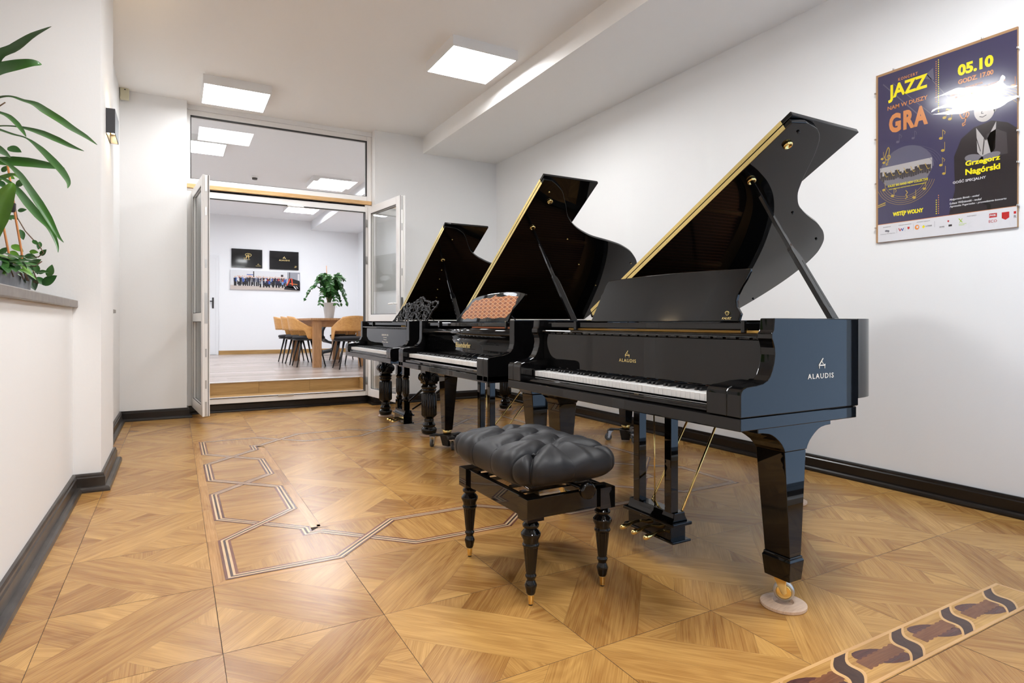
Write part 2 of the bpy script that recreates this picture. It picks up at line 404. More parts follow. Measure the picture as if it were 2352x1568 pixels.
for k in range(14):
    xc=2.565-.300*k; c=scurve(xc,.03)
    band(c,-.042,-.028,5,.0012); band(c,.028,.042,5,.0012); band(c,-.028,.028,4,.0013)
    if k:
        # feathered wings between two ribbons
        mx=xc+.165; ym=(DY0+DY1)/2
        for sg in (1,-1):
            wl=[(-.080,.018),(-.083,.032),(-.077,.044),(-.065,.052),(-.045,.053),(-.02,.049),(.005,.041),(.025,.030),(.042,.018)]
            P_=[(mx+sg*a_,ym+sg*b_) for a_,b_ in wl]
            FL.face([(x,y,.0007) for x,y in P_[::-1]],7,[(x,y) for x,y in P_[::-1]],.8)
        up=[];dn=[]
        for s in range(61):
            t=s/60; x=mx-.100+.198*t; sc=.0045*abs(math.sin(t*PI*7)); up.append((x,ym+.017+.006*t+sc)); dn.append((x,ym-.022+.006*t-.0045*abs(math.sin(t*PI*7+1))))
        for s in range(60):
            pl=[dn[s],dn[s+1],up[s+1],up[s]]
            FL.face([(x,y,.0009) for x,y in pl],6,[(x,y) for x,y in pl],.5)
inl_brown=woodmat('inlay_padauk',srgb(140,92,70),srgb(92,54,44),.27,1.5,.6)
inl_cream=woodmat('inlay_maple',srgb(226,196,158),srgb(205,168,124),.27,2,.3)
inl_dark=woodmat('inlay_wenge',srgb(88,64,54),srgb(52,36,32),.32,2,.3)
inl_tan=woodmat('inlay_ash',srgb(222,180,124),srgb(200,152,98),.27,2,.3)
inl_red=woodmat('inlay_merbau',srgb(138,90,60),srgb(100,62,42),.27,2,.4)
inl_wing=woodmat('inlay_rosewood',srgb(112,72,62),srgb(74,44,40),.27,2,.4)
floor=struct(FL.build('floor',[oak_floor,oak_strip,inl_brown,inl_cream,inl_dark,inl_tan,inl_red,inl_wing],recalc=False))
sub=MB(); sub.box(-3.2,2.1,-2.6,.3,-.12,-.0008); sub.box(-3.2,3.95,.3,7.36,-.12,-.0008); struct(sub.build('floor_base',mat('dark_underlay',(.035,.02,.01),.9)))  # dark base that shows through the gaps between planks
# ---- walls ---------------------------------------------------------
wall('wall_right',3.75,3.95,.5,7.45,0,CZ)
wall('wall_back_right',2.10,3.95,7.13,7.45,0,CZ)
wall('wall_back_left',-.70,.105,7.13,7.45,0,CZ)
wall('wall_left_recess',-.70,-.485,5.1,7.13,0,CZ)
wall('wall_left_pillar',(-3.2,-.385,4.3,5.1,0,CZ))
wall('wall_left_parapet',-.86,-.522,-2.4,4.3,0,1.077)
wall('wall_left_far',-3.2,-3.0,-2.6,4.3,0,CZ)
wall('wall_behind',-3.2,2.1,-2.6,-2.4,0,CZ)
wall('wall_front_right',(1.95,3.95,.3,.5,0,.03),(1.95,2.20,.3,.5,.03,CZ),(3.68,3.95,.3,.5,.03,CZ),(2.20,3.68,.3,.5,2.75,CZ))
wall('wall_front_return',1.95,2.1,-2.4,.3,0,CZ)
wall('wall_door_head',.105,2.10,7.25,7.45,3.26,CZ)
wall('wall_door_sill',.105,2.10,7.365,7.45,0,.10)
sill=MB(); sill.box(-.90,-.496,-2.4,4.3,1.077,1.118); struct(sill.build('trim_parapet_sill',mat('taupe_stone_sill',srgb(128,120,112),.35,var=(20,srgb(112,104,97),(1,1,1))),bevel=.004))
s2=MB(); s2.box(-.60,-.448,5.3,6.2,1.07,1.10); struct(s2.build('trim_recess_sill',MATS['taupe_stone_sill'],bevel=.003))
wall('ceiling',(-3.2,2.1,-2.6,.3,CZ,CZ+.15),(-3.2,3.95,.3,7.30,CZ,CZ+.15),m=ceil_m)
wall('ceiling_back_room',-3.2,3.95,7.30,14.5,CZ,CZ+.15,m=mat('back_ceiling_paint',(.93,.94,.96),.8))
wall('ceiling_bulkhead',2.715,3.75,.5,7.13,3.11,CZ,m=ceil_m)
wall('ceiling_bulkhead_back_room',2.715,3.8,7.45,14.3,3.11,CZ,m=back_wall_m)
# window that lets the daylight in beside the camera
wn=MB()
for b in ((2.20,2.25,.36,.46,.03,2.75),(3.63,3.68,.36,.46,.03,2.75),(2.25,3.63,.36,.46,.03,.06),(2.26,3.62,.36,.46,2.69,2.75)): wn.box(*b)
w1=struct(wn.build('window_1',mat('dark_window_frame',(.03,.03,.035),.35)))
q=MB(); q.box(2.25,3.63,.405,.409,.06,2.69); q.build('glass_pane',glass,w1)
# ---- skirting ------------------------------------------------------
SK=[(0,.104),(.012,.104),(.017,.096),(.018,.086),(.023,.080),(.023,.030),(.040,.028),(.048,.020),(.050,.010),(.050,0),(0,0)]
def skirting(name,path,m):
    """room lies on the left of the path"""
    n=len(path); N=[]
    for a,b in zip(path,path[1:]):
        d=(b[0]-a[0],b[1]-a[1]); l=math.hypot(*d); N.append((-d[1]/l,d[0]/l))
    rings=[]
    for i,p in enumerate(path):
        r=[]
        for o,z in SK:
            a=N[max(i-1,0)]; b=N[min(i,n-2)]; det=a[0]*b[1]-a[1]*b[0]
            if abs(det)<1e-6: r.append((p[0]+b[0]*o,p[1]+b[1]*o,z)); continue
            ca=a[0]*p[0]+a[1]*p[1]+o; cb=b[0]*p[0]+b[1]*p[1]+o
            r.append(((ca*b[1]-a[1]*cb)/det,(a[0]*cb-ca*b[0])/det,z))
        rings.append(r)
    q=MB(); k=len(SK); vs=[v for r in rings for v in r]
    fs=[(i*k+j,i*k+(j+1)%k,(i+1)*k+(j+1)%k,(i+1)*k+j) for i in range(n-1) for j in range(k)]+[tuple(range(k)),tuple(range((n-1)*k,n*k))[::-1]]
    q.raw(vs,fs); return struct(q.build(name,m))
skirting('baseboard_right',[(3.75,.5),(3.75,7.13)],skirt_m)
skirting('baseboard_back',[(3.75,7.13),(2.10,7.13),(2.10,7.36),(.105,7.36),(.105,7.13),(-.485,7.13)],skirt_m)
skirting('baseboard_left',[(-.485,7.13),(-.485,5.1),(-.385,5.1),(-.385,4.3),(-.522,4.3),(-.522,-2.3)],skirt_old)
# ---- glazed door wall ----------------------------------------------
d=MB()
Y0,Y1=7.25,7.36
for b in ((.105,.302,Y0+.03,Y1,.10,2.40),(2.022,2.10,Y0+.03,Y1,.10,2.40),(.302,2.022,Y0+.03,Y1,2.335,2.425),(.105,2.10,Y0+.03,Y1,2.40,2.425),(.302,2.022,Y0+.02,Y1+.02,.100,.160)): d.box(*b)
door=struct(d.build('door_1',pvc,bevel=.004))
q=MB(); q.box(.300,.304,Y0+.02,Y1,.16,2.335); q.box(2.019,2.024,Y0+.02,Y1,.16,2.335); q.box(.302,2.022,Y0+.018,Y0+.034,2.326,2.337); q.box(.302,2.022,Y0+.012,Y0+.03,.158,.164); q.build('door_gasket',gasket,door)
q=MB(); q.box(1.02,1.19,Y0+.005,Y0+.035,.150,.168); q.box(1.12,1.30,Y0+.01,Y0+.03,2.325,2.338); q.build('floor_bolt_plate',steel,door)
t=MB(); t.box(.108,2.095,Y0+.005,Y1,2.427,2.470); struct(t.build('trim_door_batten',mat('raw_pine_batten',srgb(228,188,136),.6,var=(10,srgb(214,168,112),(1,8,8)))))
d=MB()
for b in ((.105,.142,Y0+.02,Y1,2.47,3.26),(2.038,2.10,Y0+.02,Y1,2.47,3.26),(.142,2.038,Y0+.02,Y1,2.47,2.530),(.142,2.038,Y0+.02,Y1,3.200,3.26)): d.box(*b)
tr=struct(d.build('window_2',pvc,bevel=.004))
q=MB(); q.box(.142,2.038,7.300,7.304,2.53,3.20); q.build('glass_pane',glass,tr)
q=MB()
for b in ((.140,.147,Y0+.015,7.300,2.53,3.20),(2.028,2.040,Y0+.015,7.300,2.53,3.20),(.14,2.04,Y0+.015,7.300,3.190,3.203),(.14,2.04,Y0+.02,7.300,2.528,2.532)): q.box(*b)
q.build('glazing_gasket',gasket,tr)
def leaf(loc,rz,w,side):
    """door leaf: local x from hinge to free edge, y thickness (0..-.065 towards glass bead side), z from floor"""
    z0,z1=.095,2.395; T=.066
    e=MB(); st=.085
    for b in ((0,st,0,T,z0,z1),(w-st,w,0,T,z0,z1),(st,w-st,0,T,z0,z0+st+.01),(st,w-st,0,T,z1-st,z1),(st,w-st,0,T,1.00,1.085)): e.box(*b)
    # rebate lip on free edge
    e.box(w,w+.018,side*0+(T-.018 if side>0 else 0),(T if side>0 else .018),z0,z1)
    o=e.build('door_leaf',pvc,door,bevel=.004); o.location=loc; o.rotation_euler=(0,0,rz)
    g=MB(); g.box(st,w-st,T/2-.012,T/2-.009,z0+st,1.0); g.box(st,w-st,T/2+.009,T/2+.012,z0+st,1.0)
    g.box(st,w-st,T/2-.012,T/2-.009,1.085,z1-st); g.box(st,w-st,T/2+.009,T/2+.012,1.085,z1-st); g.build('glass_pane',glass,o)
    g=MB()
    for (za,zb) in ((z0+st+.01,1.0),(1.085,z1-st)):
        for yy in (.006,T-.010):
            g.box(st,st+.006,yy,yy+.004,za,zb); g.box(w-st-.006,w-st,yy,yy+.004,za,zb); g.box(st,w-st,yy,yy+.004,za,za+.006); g.box(st,w-st,yy,yy+.004,zb-.006,zb)
    g.box(w-.0005,w+.002,T*.16,T*.24,z0,z1); g.box(w-.0005,w+.002,T*.76,T*.84,z0,z1)
    g.build('glazing_gasket',gasket,o)
    g=MB()
    g.box(w-.0002,w+.003,T*.36,T*.62,2.24,z1-.005); g.box(w-.0002,w+.003,T*.36,T*.62,.10,.235); g.box(w-.0002,w+.004,T*.30,T*.68,.98,1.27)
    for zz in (2.05,1.55,.70,.40): g.box(w-.0002,w+.003,T*.38,T*.6,zz-.04,zz+.04)
    g.build('lock_strip',steel,o)
    for sg in (-1,1):
        if side<0: continue
        yy=T+.001 if sg>0 else -.001
        h=MB(); h.box(w-.060,w-.030,min(yy,yy+sg*.008),max(yy,yy+sg*.008),1.12,1.29); h.tube([(w-.045,yy,1.20),(w-.045,yy+sg*.05,1.20)],.009)
        h.tube([(w-.045,yy+sg*.05,1.20),(w-.10,yy+sg*.055,1.20),(w-.17,yy+sg*.052,1.198)],[.011,.011,.008]); h.build('door_handle',pvc,o,bevel=.002)
    h=MB()
    for zz in (.28,1.16-.2,1.75,2.2): h.tube([(-.012,-.008 if side>0 else T+.008,zz-.045),(-.012,-.008 if side>0 else T+.008,zz+.045)],.011)
    h.build('hinge',mat('grey_hinge',(.35,.35,.34),.4),o)
    return o
leaf((2.050,7.27,0),math.atan2(-.90,.11),.88,1)
l2=leaf((.150,7.27,0),math.atan2(-.90,.075),.86,-1)
# ---- room behind the glazed door ------------------------------------
FB=MB(); r2=random.Random(5)
y=7.66
def lplank(M,x0,x1,y0,y1,z,ang=0,g=.0004):
    r=(r2.random()*40,r2.random()*40); c,s=math.cos(ang),math.sin(ang)
    P=[(x0+g,y0+g),(x1-g,y0+g),(x1-g,y1-g),(x0+g,y1-g)]
    M.face([(a,b,z) for a,b in P],0,[(a*c+b*s+r[0],-a*s+b*c+r[1]) for a,b in P],r2.random())
while y<14.3:
    x=-2.9-r2.random()
    while x<3.8:
        lplank(FB,max(x,-2.9),min(x+1.2,3.8),y,min(y+.19,14.3),.300); x+=1.2
    y+=.19
struct(FB.build('floor_back_room',lam_floor,recalc=False))
wall('floor_back_base',-3.0,3.95,7.70,14.5,.1,.2985,m=MATS['dark_underlay'])
ST=MB()
for a,b in ((.30,.86),(.86,1.44),(1.44,2.05)):   # riser boards
    r=(r2.random()*30,r2.random()*30); g=.001
    ST.face([(a+g,7.66,.16),(b-g,7.66,.16),(b-g,7.66,.297),(a+g,7.66,.297)],0,[(a+r[0],r[1]),(b+r[0],r[1]),(b+r[0],.14+r[1]),(a+r[0],.14+r[1])],r2.random()*.6)
for a,b in ((.30,1.2),(1.2,2.05)): lplank(ST,a,b,7.37,7.66,.1605)
ST.face([(2.05,7.66,.16),(2.05,7.37,.16),(2.05,7.37,.297),(2.05,7.66,.297)],0,[(0,0),(.3,0),(.3,.14),(0,.14)],.2)
ST.face([(.30,7.37,.16),(.30,7.66,.16),(.30,7.66,.297),(.30,7.37,.297)],0,[(0,0),(.3,0),(.3,.14),(0,.14)],.2)
struct(ST.build('trim_step',step_oak,recalc=False))
q=MB(); q.box(.28,2.07,7.645,7.685,.292,.304); struct(q.build('trim_step_nosing',mat('aluminium_nosing',(.8,.8,.8),.3,.6),bevel=.002))
wall('floor_step_base',(.10,2.10,7.45,7.70,0,.1595),(-.7,.295,7.45,7.72,0,.2985),(2.056,3.95,7.45,7.72,0,.2985),m=MATS['dark_underlay'])
q=MB()
for b in ((-.7,.295,7.45,7.70,.2985,.300),(2.056,3.8,7.45,7.70,.2985,.300)): q.box(*b)
struct(q.build('floor_back_edges',lam_floor,autouv=(0,1)))
wall('wall_back_room_far',-3.0,3.95,14.3,14.5,.3,CZ,m=back_wall_m)
wall('wall_back_room_right',3.80,3.95,7.45,14.3,.3,CZ,m=back_wall_m)
wall('wall_back_room_left',-1.7,-1.5,7.45,14.5,.3,CZ,m=back_wall_m)
wall('wall_back_room_near',-3.1,-.70,7.30,7.45,.3,CZ,m=back_wall_m)
q=MB(); q.box(.81,3.8,14.285,14.30,.3,.385); struct(q.build('baseboard_back_room_far',step_oak,autouv=(0,1)))
q=MB(); q.box(3.785,3.80,7.45,14.285,.3,.385); struct(q.build('baseboard_back_room_right',step_oak,autouv=(1,1)))
d=MB(); d.box(-.15,.80,14.25,14.30,.30,2.42); d.box(-.10,.75,14.235,14.25,.31,2.36)
d2=struct(d.build('door_2',mat('white_door',(.78,.79,.81),.4),bevel=.003))
h=MB(); h.box(.680,.712,14.222,14.235,1.29,1.52); h.tube([(.696,14.222,1.44),(.696,14.18,1.44)],.012); h.tube([(.696,14.18,1.44),(.60,14.178,1.44)],.011)
h.build('door_handle',satin,d2,bevel=.002)

# ================================================================== LIGHTS
panel_rim=mat('white_lamp_housing',(.82,.81,.80),.4)
def lamp(x,y,e,label,grp,z=CZ,s=.60):
    t=empty('ceiling_light',(x,y,z-.085),label,'ceiling light',grp)
    h=MB(); k=s/2
    for b in ((-k,k,-k,-k+.012,0,.085),(-k,k,k-.012,k,0,.085),(-k,-k+.012,-k+.012,k-.012,0,.085),(k-.012,k,-k+.012,k-.012,0,.085)): h.box(*b)
    h.build('lamp_housing',panel_rim,t)
    d=MB(); d.box(-k+.012,k-.012,-k+.012,k-.012,.003,.012); d.build('diffuser',e,t)
    return t
eF=emis('led_diffuser',(.96,.97,.985),PANEL); eF1=emis('led_diffuser_door',(.96,.97,.985),PANEL*.55); eF2=emis('led_diffuser_fill',(.96,.97,.985),PANEL*1.35); eB=emis('led_diffuser_back',(.93,.965,1.02),PANEL_BACK)
lamp(.525,6.595,eF1,'square white ceiling light glowing in front of the glazed double door','')
lamp(2.25,4.75,eF,'square white ceiling light glowing beside the ceiling bulkhead above the pianos','')
for x,y in ((.55,2.95),(2.25,1.1),(.55,-.9)): lamp(x,y,eF2,'unseen square ceiling light of the piano room, extra bright as fill','lights overhead behind the viewer')  # out-of-view lamps, extra bright as fill; the one behind the camera is added
lamp(.27,8.66,eB,'square ceiling light of the back room seen through the left of the transom','')
lamp(2.195,10.09,eB,'square ceiling light of the back room seen through the transom, right of the smoke detector','')
lamp(2.20,12.55,eB,'farthest square ceiling light of the back room above the far wall','')
lamp(-.6,11.6,eB,'square ceiling light of the back room hidden behind the left door leaf','lights hidden by the wall')
# wall sconce on the pillar
sc=empty('wall_sconce',(-.385,4.715,2.273),'dark grey up and down wall sconce on the white pillar','wall lamp')
q=MB(); L=.135; H=.079
q.box(.0,.004,-L,L,-H,H); q.box(.004,.050,-L,-L+.004,-H,H); q.box(.004,.050,L-.004,L,-H,H); q.box(.046,.050,-L+.004,L-.004,-H,H)
q.build('lamp_shade',mat('anthracite_metal',(.035,.035,.04),.4),sc,bevel=.0015)
q=MB(); q.box(.005,.045,-L+.005,L-.005,-.022,.022); q.build('reflector',mat('gold_reflector',(.8,.55,.2),.35,.8),sc)
q=MB(); q.box(.014,.034,-.09,.09,.022,.026); q.box(.014,.034,-.09,.09,-.026,-.022); q.build('lamp_bulb',emis('warm_led',(1,.74,.42),150),sc)
# alarm sensor + smoke detector
s=empty('motion_sensor',(-.44,7.09,3.265),'small cream motion sensor in the ceiling corner by the back wall','motion sensor')
q=MB(); q.prism([(-.038,-.065),(.038,-.065),(.038,.045),(.026,.062),(-.026,.062),(-.038,.045)],-.03,.012,'y'); q.build('sensor_body',mat('aged_cream_plastic',srgb(226,220,190),.4),s,bevel=.006)
q=MB(); q.tube([(0,.0,.05),(0,.0,.068),(0,.015,.073)],.008); q.box(-.025,.025,-.015,.03,.040,.045); q.build('bracket',MATS['aged_cream_plastic'],s)
q=MB(); q.box(-.003,.012,-.032,-.029,.026,.034); q.build('sensor_eye',gasket,s)
s=empty('smoke_detector',(1.10,10.33,CZ),'round smoke detector with dark ring on the back room ceiling','smoke detector')
q=MB(); q.lathe([(.05,0),(.05,-.02),(.042,-.022)],n=20); q.build('base',panel_rim,s)
q=MB(); q.lathe([(.041,-.020),(.037,-.05),(.02,-.052)],n=20); q.build('detector_head',mat('dark_plastic',(.05,.05,.055),.5),s)

# ================================================================== PIANOS
lid_m=lacquer
def interp_stack(levels,c,mb,mi=0,plumb=None):
    """levels [(z,ha,hb)] rectangular cross-sections around c=(a,b); plumb=(side,b): the outer face stands at b"""
    vs=[]
    for z,ha,hb in levels:
        for sx,sy in ((-1,-1),(1,-1),(1,1),(-1,1)):
            y=c[1]+sy*hb
            if plumb: y=plumb[1] if sy==plumb[0] else plumb[1]-plumb[0]*2*hb
            vs.append((c[0]+sx*ha,y,z))
    n=len(levels); fs=[(k*4+j,k*4+(j+1)%4,(k+1)*4+(j+1)%4,(k+1)*4+j) for k in range(n-1) for j in range(4)]+[(3,2,1,0),tuple((n-1)*4+j for j in range(4))]
    mb.raw(vs,fs,mi)
def emblem(name,m,parent,loc,rot,w,h):
    """little grand-piano sign: raised lid, body bar and two legs"""
    q=MB()
    def st(p,r,wd):
        dx,dy=r[0]-p[0],r[1]-p[1]; l=math.hypot(dx,dy); nx,ny=-dy/l*wd/2,dx/l*wd/2
        q.prism([(p[0]+nx,p[1]+ny),(p[0]-nx,p[1]-ny),(r[0]-nx,r[1]-ny),(r[0]+nx,r[1]+ny)],0,.0006,'z')
    st((.06,.32),(.66,.97),.12); st((.44,.72),(.72,.40),.07)
    q.prism([(.0,.26),(1,.26),(1,.44),(.86,.40),(.8,.36),(0,.36)],0,.0006,'z')
    q.prism([(.05,0),(.13,0),(.13,.27),(.05,.27)],0,.0006,'z'); q.prism([(.88,0),(.96,0),(.96,.27),(.88,.27)],0,.0006,'z')
    for i,v in enumerate(q.v): q.v[i]=((v[0]-.5)*w,v[1]*h,v[2])
    o=q.build(name,m,parent); o.location=loc; o.rotation_euler=rot; return o
def piano(name,label,X,Y,W,cfg,group=None):
    t=empty('grand_piano',(X,Y,0),label,'piano',group)
    LQ=cfg.get('lac',lacquer); curve=cfg['curve']; L=cfg['lidlen']
    prof=cfg['profile']; lo=cfg.get('bedz',(.648,.690))
    # outline of the case: (a,b) from treble front round the tail to the spine
    out=[(.16,0.0),(.60,0.0)]+[(a,W*(1-s/L)) for a,s in curve]+[(.16,W)]
    # --- keybed
    q=MB(); q.box(0,cfg.get('bedend',.61),0,W,lo[0],lo[1]-.0015); q.box(.18,.62,.002,W-.002,lo[1]-.001,.74); q.build('key_bed',LQ,t,bevel=.003)
    # --- arms, cheek blocks
    for b0,b1 in ((0,.055),(W-.055,W)):
        q=MB(); q.prism(prof+[(.622,1.004),(.622,lo[1])],b0,b1,'y'); q.build('arm',LQ,t,bevel=.0035,seg=3)
    k0,k1=cfg['keys']; ka=cfg['ka']; kz=cfg.get('kz',.742)
    cp=[p for p in prof if p[1]<.80 and p[0]<.14]; cp=cp+[(.17,cp[-1][1]+.001),(.17,lo[1])]
    for b0,b1 in ((.0555,k0-.012),(k1+.012,W-.0555)):
        q=MB(); q.prism(cp,b0,b1,'y'); q.build('cheek_block',LQ,t,bevel=.004,seg=3)
    # --- curved rim
    n=len(out); inn=[]
    for i in range(n):
        p=out[i]; a=out[max(i-1,0)]; c=out[min(i+1,n-1)]; d=(c[0]-a[0],c[1]-a[1]); l=math.hypot(*d)
        inn.append((p[0]-d[1]/l*.045,p[1]+d[0]/l*.045))
    rz0=.716; q=MB(); vs=[];ii=0
    oo=out[2:-1]; io=inn[2:-1]; oo=[(.6225,0)]+oo+[(.6225,W)]; io=[(.6225,.045)]+io+[(.6225,W-.045)]; m=len(oo)
    for lst,z in ((oo,rz0),(io,rz0),(oo,1.004),(io,1.004)): vs+=[(a,b,z) for a,b in lst]
    fs=[]
    for i in range(m-1):
        fs+= [(i,i+1,2*m+i+1,2*m+i),(m+i,3*m+i,3*m+i+1,m+i+1),(2*m+i,2*m+i+1,3*m+i+1,3*m+i),(i,m+i,m+i+1,i+1)]
    fs+=[(0,2*m,3*m,m),(m-1,2*m-1,4*m-1,3*m-1)]
    q.raw(vs,fs,smooth=False)
    rim=q.build('rim',LQ,t,bevel=.003)
    for p in rim.data.polygons:
        if abs(p.normal.z)<.5: p.use_smooth=True
    # --- soundboard, iron plate, strings (seen mirrored in the lid)
    iz=[(a,b) for a,b in io]
    q=MB(); q.prism(iz,.80,.812,'z'); q.build('soundboard',mat('spruce_soundboard',(.14,.06,.022),.5),t)
    def alim(b):
        best=.66
        for (a0_,b0_),(a1_,b1_) in zip(iz,iz[1:]):
            if min(b0_,b1_)<=b<=max(b0_,b1_) and abs(b1_-b0_)>1e-6:
                best=max(best,a0_+(a1_-a0_)*(b-b0_)/(b1_-b0_)) if b<W*.9 else max(best,min(a0_,a1_))
        return best
    q=MB(); cx=sum(a for a,b in iz)/m; cy=sum(b for a,b in iz)/m
    sh=[(a+(cx-a)*.10,b+(cy-b)*.10) for a,b in iz]; sh2=[(a+(cx-a)*.25,b+(cy-b)*.25) for a,b in iz]
    for i in range(m-1):
        q.raw([(iz[i][0],iz[i][1],.875),(iz[i+1][0],iz[i+1][1],.875),(sh2[i+1][0],sh2[i+1][1],.885),(sh2[i][0],sh2[i][1],.885)],[(0,1,2,3)])
    q.box(.50,.74,.05,W-.05,.87,.90)
    amax=max(a for a,b in iz)
    for bb in (W*.30,W*.55,W*.78): q.box(.70,alim(bb)-.12,bb-.012,bb+.012,.885,.905)
    q.build('iron_plate',mat('bronze_iron_plate',(.22,.11,.035),.35,.7),t,recalc=True)
    q=MB(); 
    for k in range(64):
        b=W*.94-k*(W*.86/64); ae=alim(b)-.16
        if ae>.70: q.box(.64,ae,b-.0012,b+.0012,.908,.911)
    tag(q.build('strings',mat('copper_strings',(.40,.15,.07),.35,.9),t),kind='stuff')
    # --- key slip, keys
    q=MB(); sa=max(.012,ka-.05)
    q.prism([(sa,lo[1]),(sa,.702),(sa+.005,.709),(sa+.015,.712),(ka-.010,.712),(ka-.008,lo[1])],k0-.011,k1+.011,'y'); q.build('key_slip',LQ,t,bevel=.002)
    kw=(k1-k0)/52
    wk=MB(); wk.box(ka,ka+.15,-kw+.0006,-.0006,kz-.027,kz); w0=wk.build('white_key',ivory,t,loc=(0,k1,0),bevel=.0012)
    for k in range(1,52):
        c=w0.copy(); COL.objects.link(c); c.parent=t; c.location=(0,k1-k*kw,0)
    bk=MB(); bk.prism([(ka+.050,kz-.001),(ka+.055,kz+.0105),(ka+.062,kz+.012),(ka+.148,kz+.012),(ka+.148,kz-.001)],-.0058,.0058,'y')
    b0=None
    for k in range(51):
        if k%7 in (0,2,3,5,6):
            if b0 is None: b0=bk.build('black_key',ebony,t,loc=(0,k1-(k+1)*kw,0),bevel=.0015); continue
            c=b0.copy(); COL.objects.link(c); c.parent=t; c.location=(0,k1-(k+1)*kw,0)
    for bb in (k0-.0115,k1+.0015):
        q=MB(); q.box(ka-.006,ka+.15,bb,bb+.010,.70,kz+.006); q.build('key_block',LQ,t,bevel=.0015)
    # --- fallboard and rails
    fa=cfg.get('fa',.187); fb0,fb1=.056,W-.056
    if cfg['style']=='barrel':
        q=MB(); q.prism([(fa-.006,kz+.016),(fa+.006,.80),(fa+.006,.84),(fa+.002,.895),(fa+.03,.895),(fa+.03,kz+.016)],fb0,fb1,'y',smooth=True); q.build('fallboard',lacquer,t)
        q=MB(); q.tube([(fa+.005,fb0,.922),(fa+.005,fb1,.922)],.027,n=28); q.build('fallboard_roll',LQ,t)
    else:
        q=MB(); q.prism([(fa,kz+.016),(fa,.932),(fa+.022,.932),(fa+.022,kz+.016)],fb0,fb1,'y',smooth=False); q.build('fallboard',lacquer,t,bevel=.003)
        q=MB(); q.prism([(fa-.020,.938),(fa-.024,.944),(fa-.020,.951),(fa+.06,.953),(fa+.06,.938)],fb0+.002,fb1-.002,'y'); q.build('front_rail',LQ,t,bevel=.002)
        q=MB(); k=24
        for i in range(k):
            c0=fb0+(fb1-fb0)*(i+.12)/k; q.box(fa+.002,fa+.03,c0,c0+(fb1-fb0)/k*.76,.9325,.9375)
        q.build('rail_slot',satin,t)
    q=MB(); q.box(fa+.02,fa+.045,fb0+.01,fb0+(fb1-fb0)*cfg.get('felt',.85),.9535,.9615); q.build('rail_strip',cfg.get('strip_mat',gold_sheen),t)  # gold colour paints a reflection of the interior; wood blocks on the middle piano
    q=MB(); q.box(fa+.012,.50,fb0+.03 if cfg.get('tray',0) else fb0+.10,fb1-.02,.964,.990); q.build('desk_tray',LQ,t,bevel=.003)
    for bb in ((fb0+.082,fb0+.098),(fb1-.30,fb1-.28)):
        q=MB(); q.box(fa-.002,fa+.0115,bb[0],bb[1],.9535,.997); q.build('tray_rail_post',LQ,t,bevel=.002)
    # --- music desk
    dp,da0,da1=cfg['desk']
    def D(b,z,o=0): 
        k=(z-.99)/.2; return (da0+(da1-da0)*k+o,b,z)
    if cfg['style']!='carved':
        q=MB(); n=len(dp); th=.016
        q.raw([D(b,z) for b,z in dp]+[D(b,z,th) for b,z in dp],[tuple(range(n)),tuple(range(2*n-1,n-1,-1))]+[(i,n+i,n+(i+1)%n,(i+1)%n) for i in range(n)])
        dk=q.build('music_desk',lacquer,t,bevel=.004,seg=3)
    else:
        q=MB(); rr=random.Random(4)
        def inside(b,z):
            c=False; j=len(dp)-1
            for i in range(len(dp)):
                if (dp[i][1]>z)!=(dp[j][1]>z) and b<(dp[j][0]-dp[i][0])*(z-dp[i][1])/(dp[j][1]-dp[i][1])+dp[i][0]: c=not c
                j=i
            return c
        def ribbon(pts,r):
            q.tube([D(b,z,.006) for b,z in pts],r,n=6)
        bs=[p[0] for p in dp]; 
        # scrolling outline
        sm=[]
        for i in range(len(dp)-1):
            for k in range(4):
                t_=k/4; sm.append((dp[i][0]*(1-t_)+dp[i+1][0]*t_,dp[i][1]*(1-t_)+dp[i+1][1]*t_+.006*math.sin(t_*PI*2)))
        ribbon(sm,.0085); ribbon([dp[-1],dp[0]],.007)
        for _ in range(230):
            b=rr.uniform(min(bs),max(bs)); z=rr.uniform(1.0,1.2)
            if not inside(b,z): continue
            a0=rr.uniform(0,PI); pts=[];x,y=b,z; cu=rr.choice((-1,1))*rr.uniform(18,42); l=rr.uniform(.006,.010)
            for k in range(10):
                pts.append((x,y)); a0+=cu*l*(1 if k<5 else -1.1); x+=math.cos(a0)*l*1.15; y+=math.sin(a0)*l
                if not inside(x,y): break
            if len(pts)>3: ribbon(pts,rr.uniform(.0035,.0055))
        dk=q.build('music_desk',mat('carved_black_wood',(.015,.015,.017),.35),t)
    if cfg.get('inlay'):
        q=MB(); il=cfg['inlay']; n=len(il)
        q.raw([D(b,z,-.0012) for b,z in il],[tuple(range(n))],uvs=[[(b,z) for b,z in il]])
        q.build('desk_inlay',cfg['inlaym'],dk,recalc=False)
    for bb in (dp[0][0]-.12,dp[-1][0]+.12):
        q=MB(); q.tube([D(bb,1.09,.016),(da0+.15,bb,.992)],.004); q.build('desk_strut',satin,t)
    # --- lid
    A=R(cfg['ang']); LM=Matrix(((1,0,0,0),(0,-math.cos(A),math.sin(A),W),(0,math.sin(A),math.cos(A),1.018),(0,0,0,1)))
    a0=cfg['la0']
    lp=[(a0,0.0),(a0,L-.012)]+[(a,s) for a,s in curve if a>a0+.02]+[(curve[-1][0],0)]
    ld=[]; 
    for p in lp:
        if not ld or math.hypot(p[0]-ld[-1][0],p[1]-ld[-1][1])>.004: ld.append(p)
    q=MB(); q.prism(ld,0,.020,'z',M=LM); lid=q.build('lid',lid_m,t,bevel=.003)
    q=MB(); q.prism([(a0-.001,0),(a0-.001,L+.004),(a0+.435,L+.004),(a0+.435,0)],.023,.043,'z',M=LM); q.build('lid_flap',lid_m,t,bevel=.003)
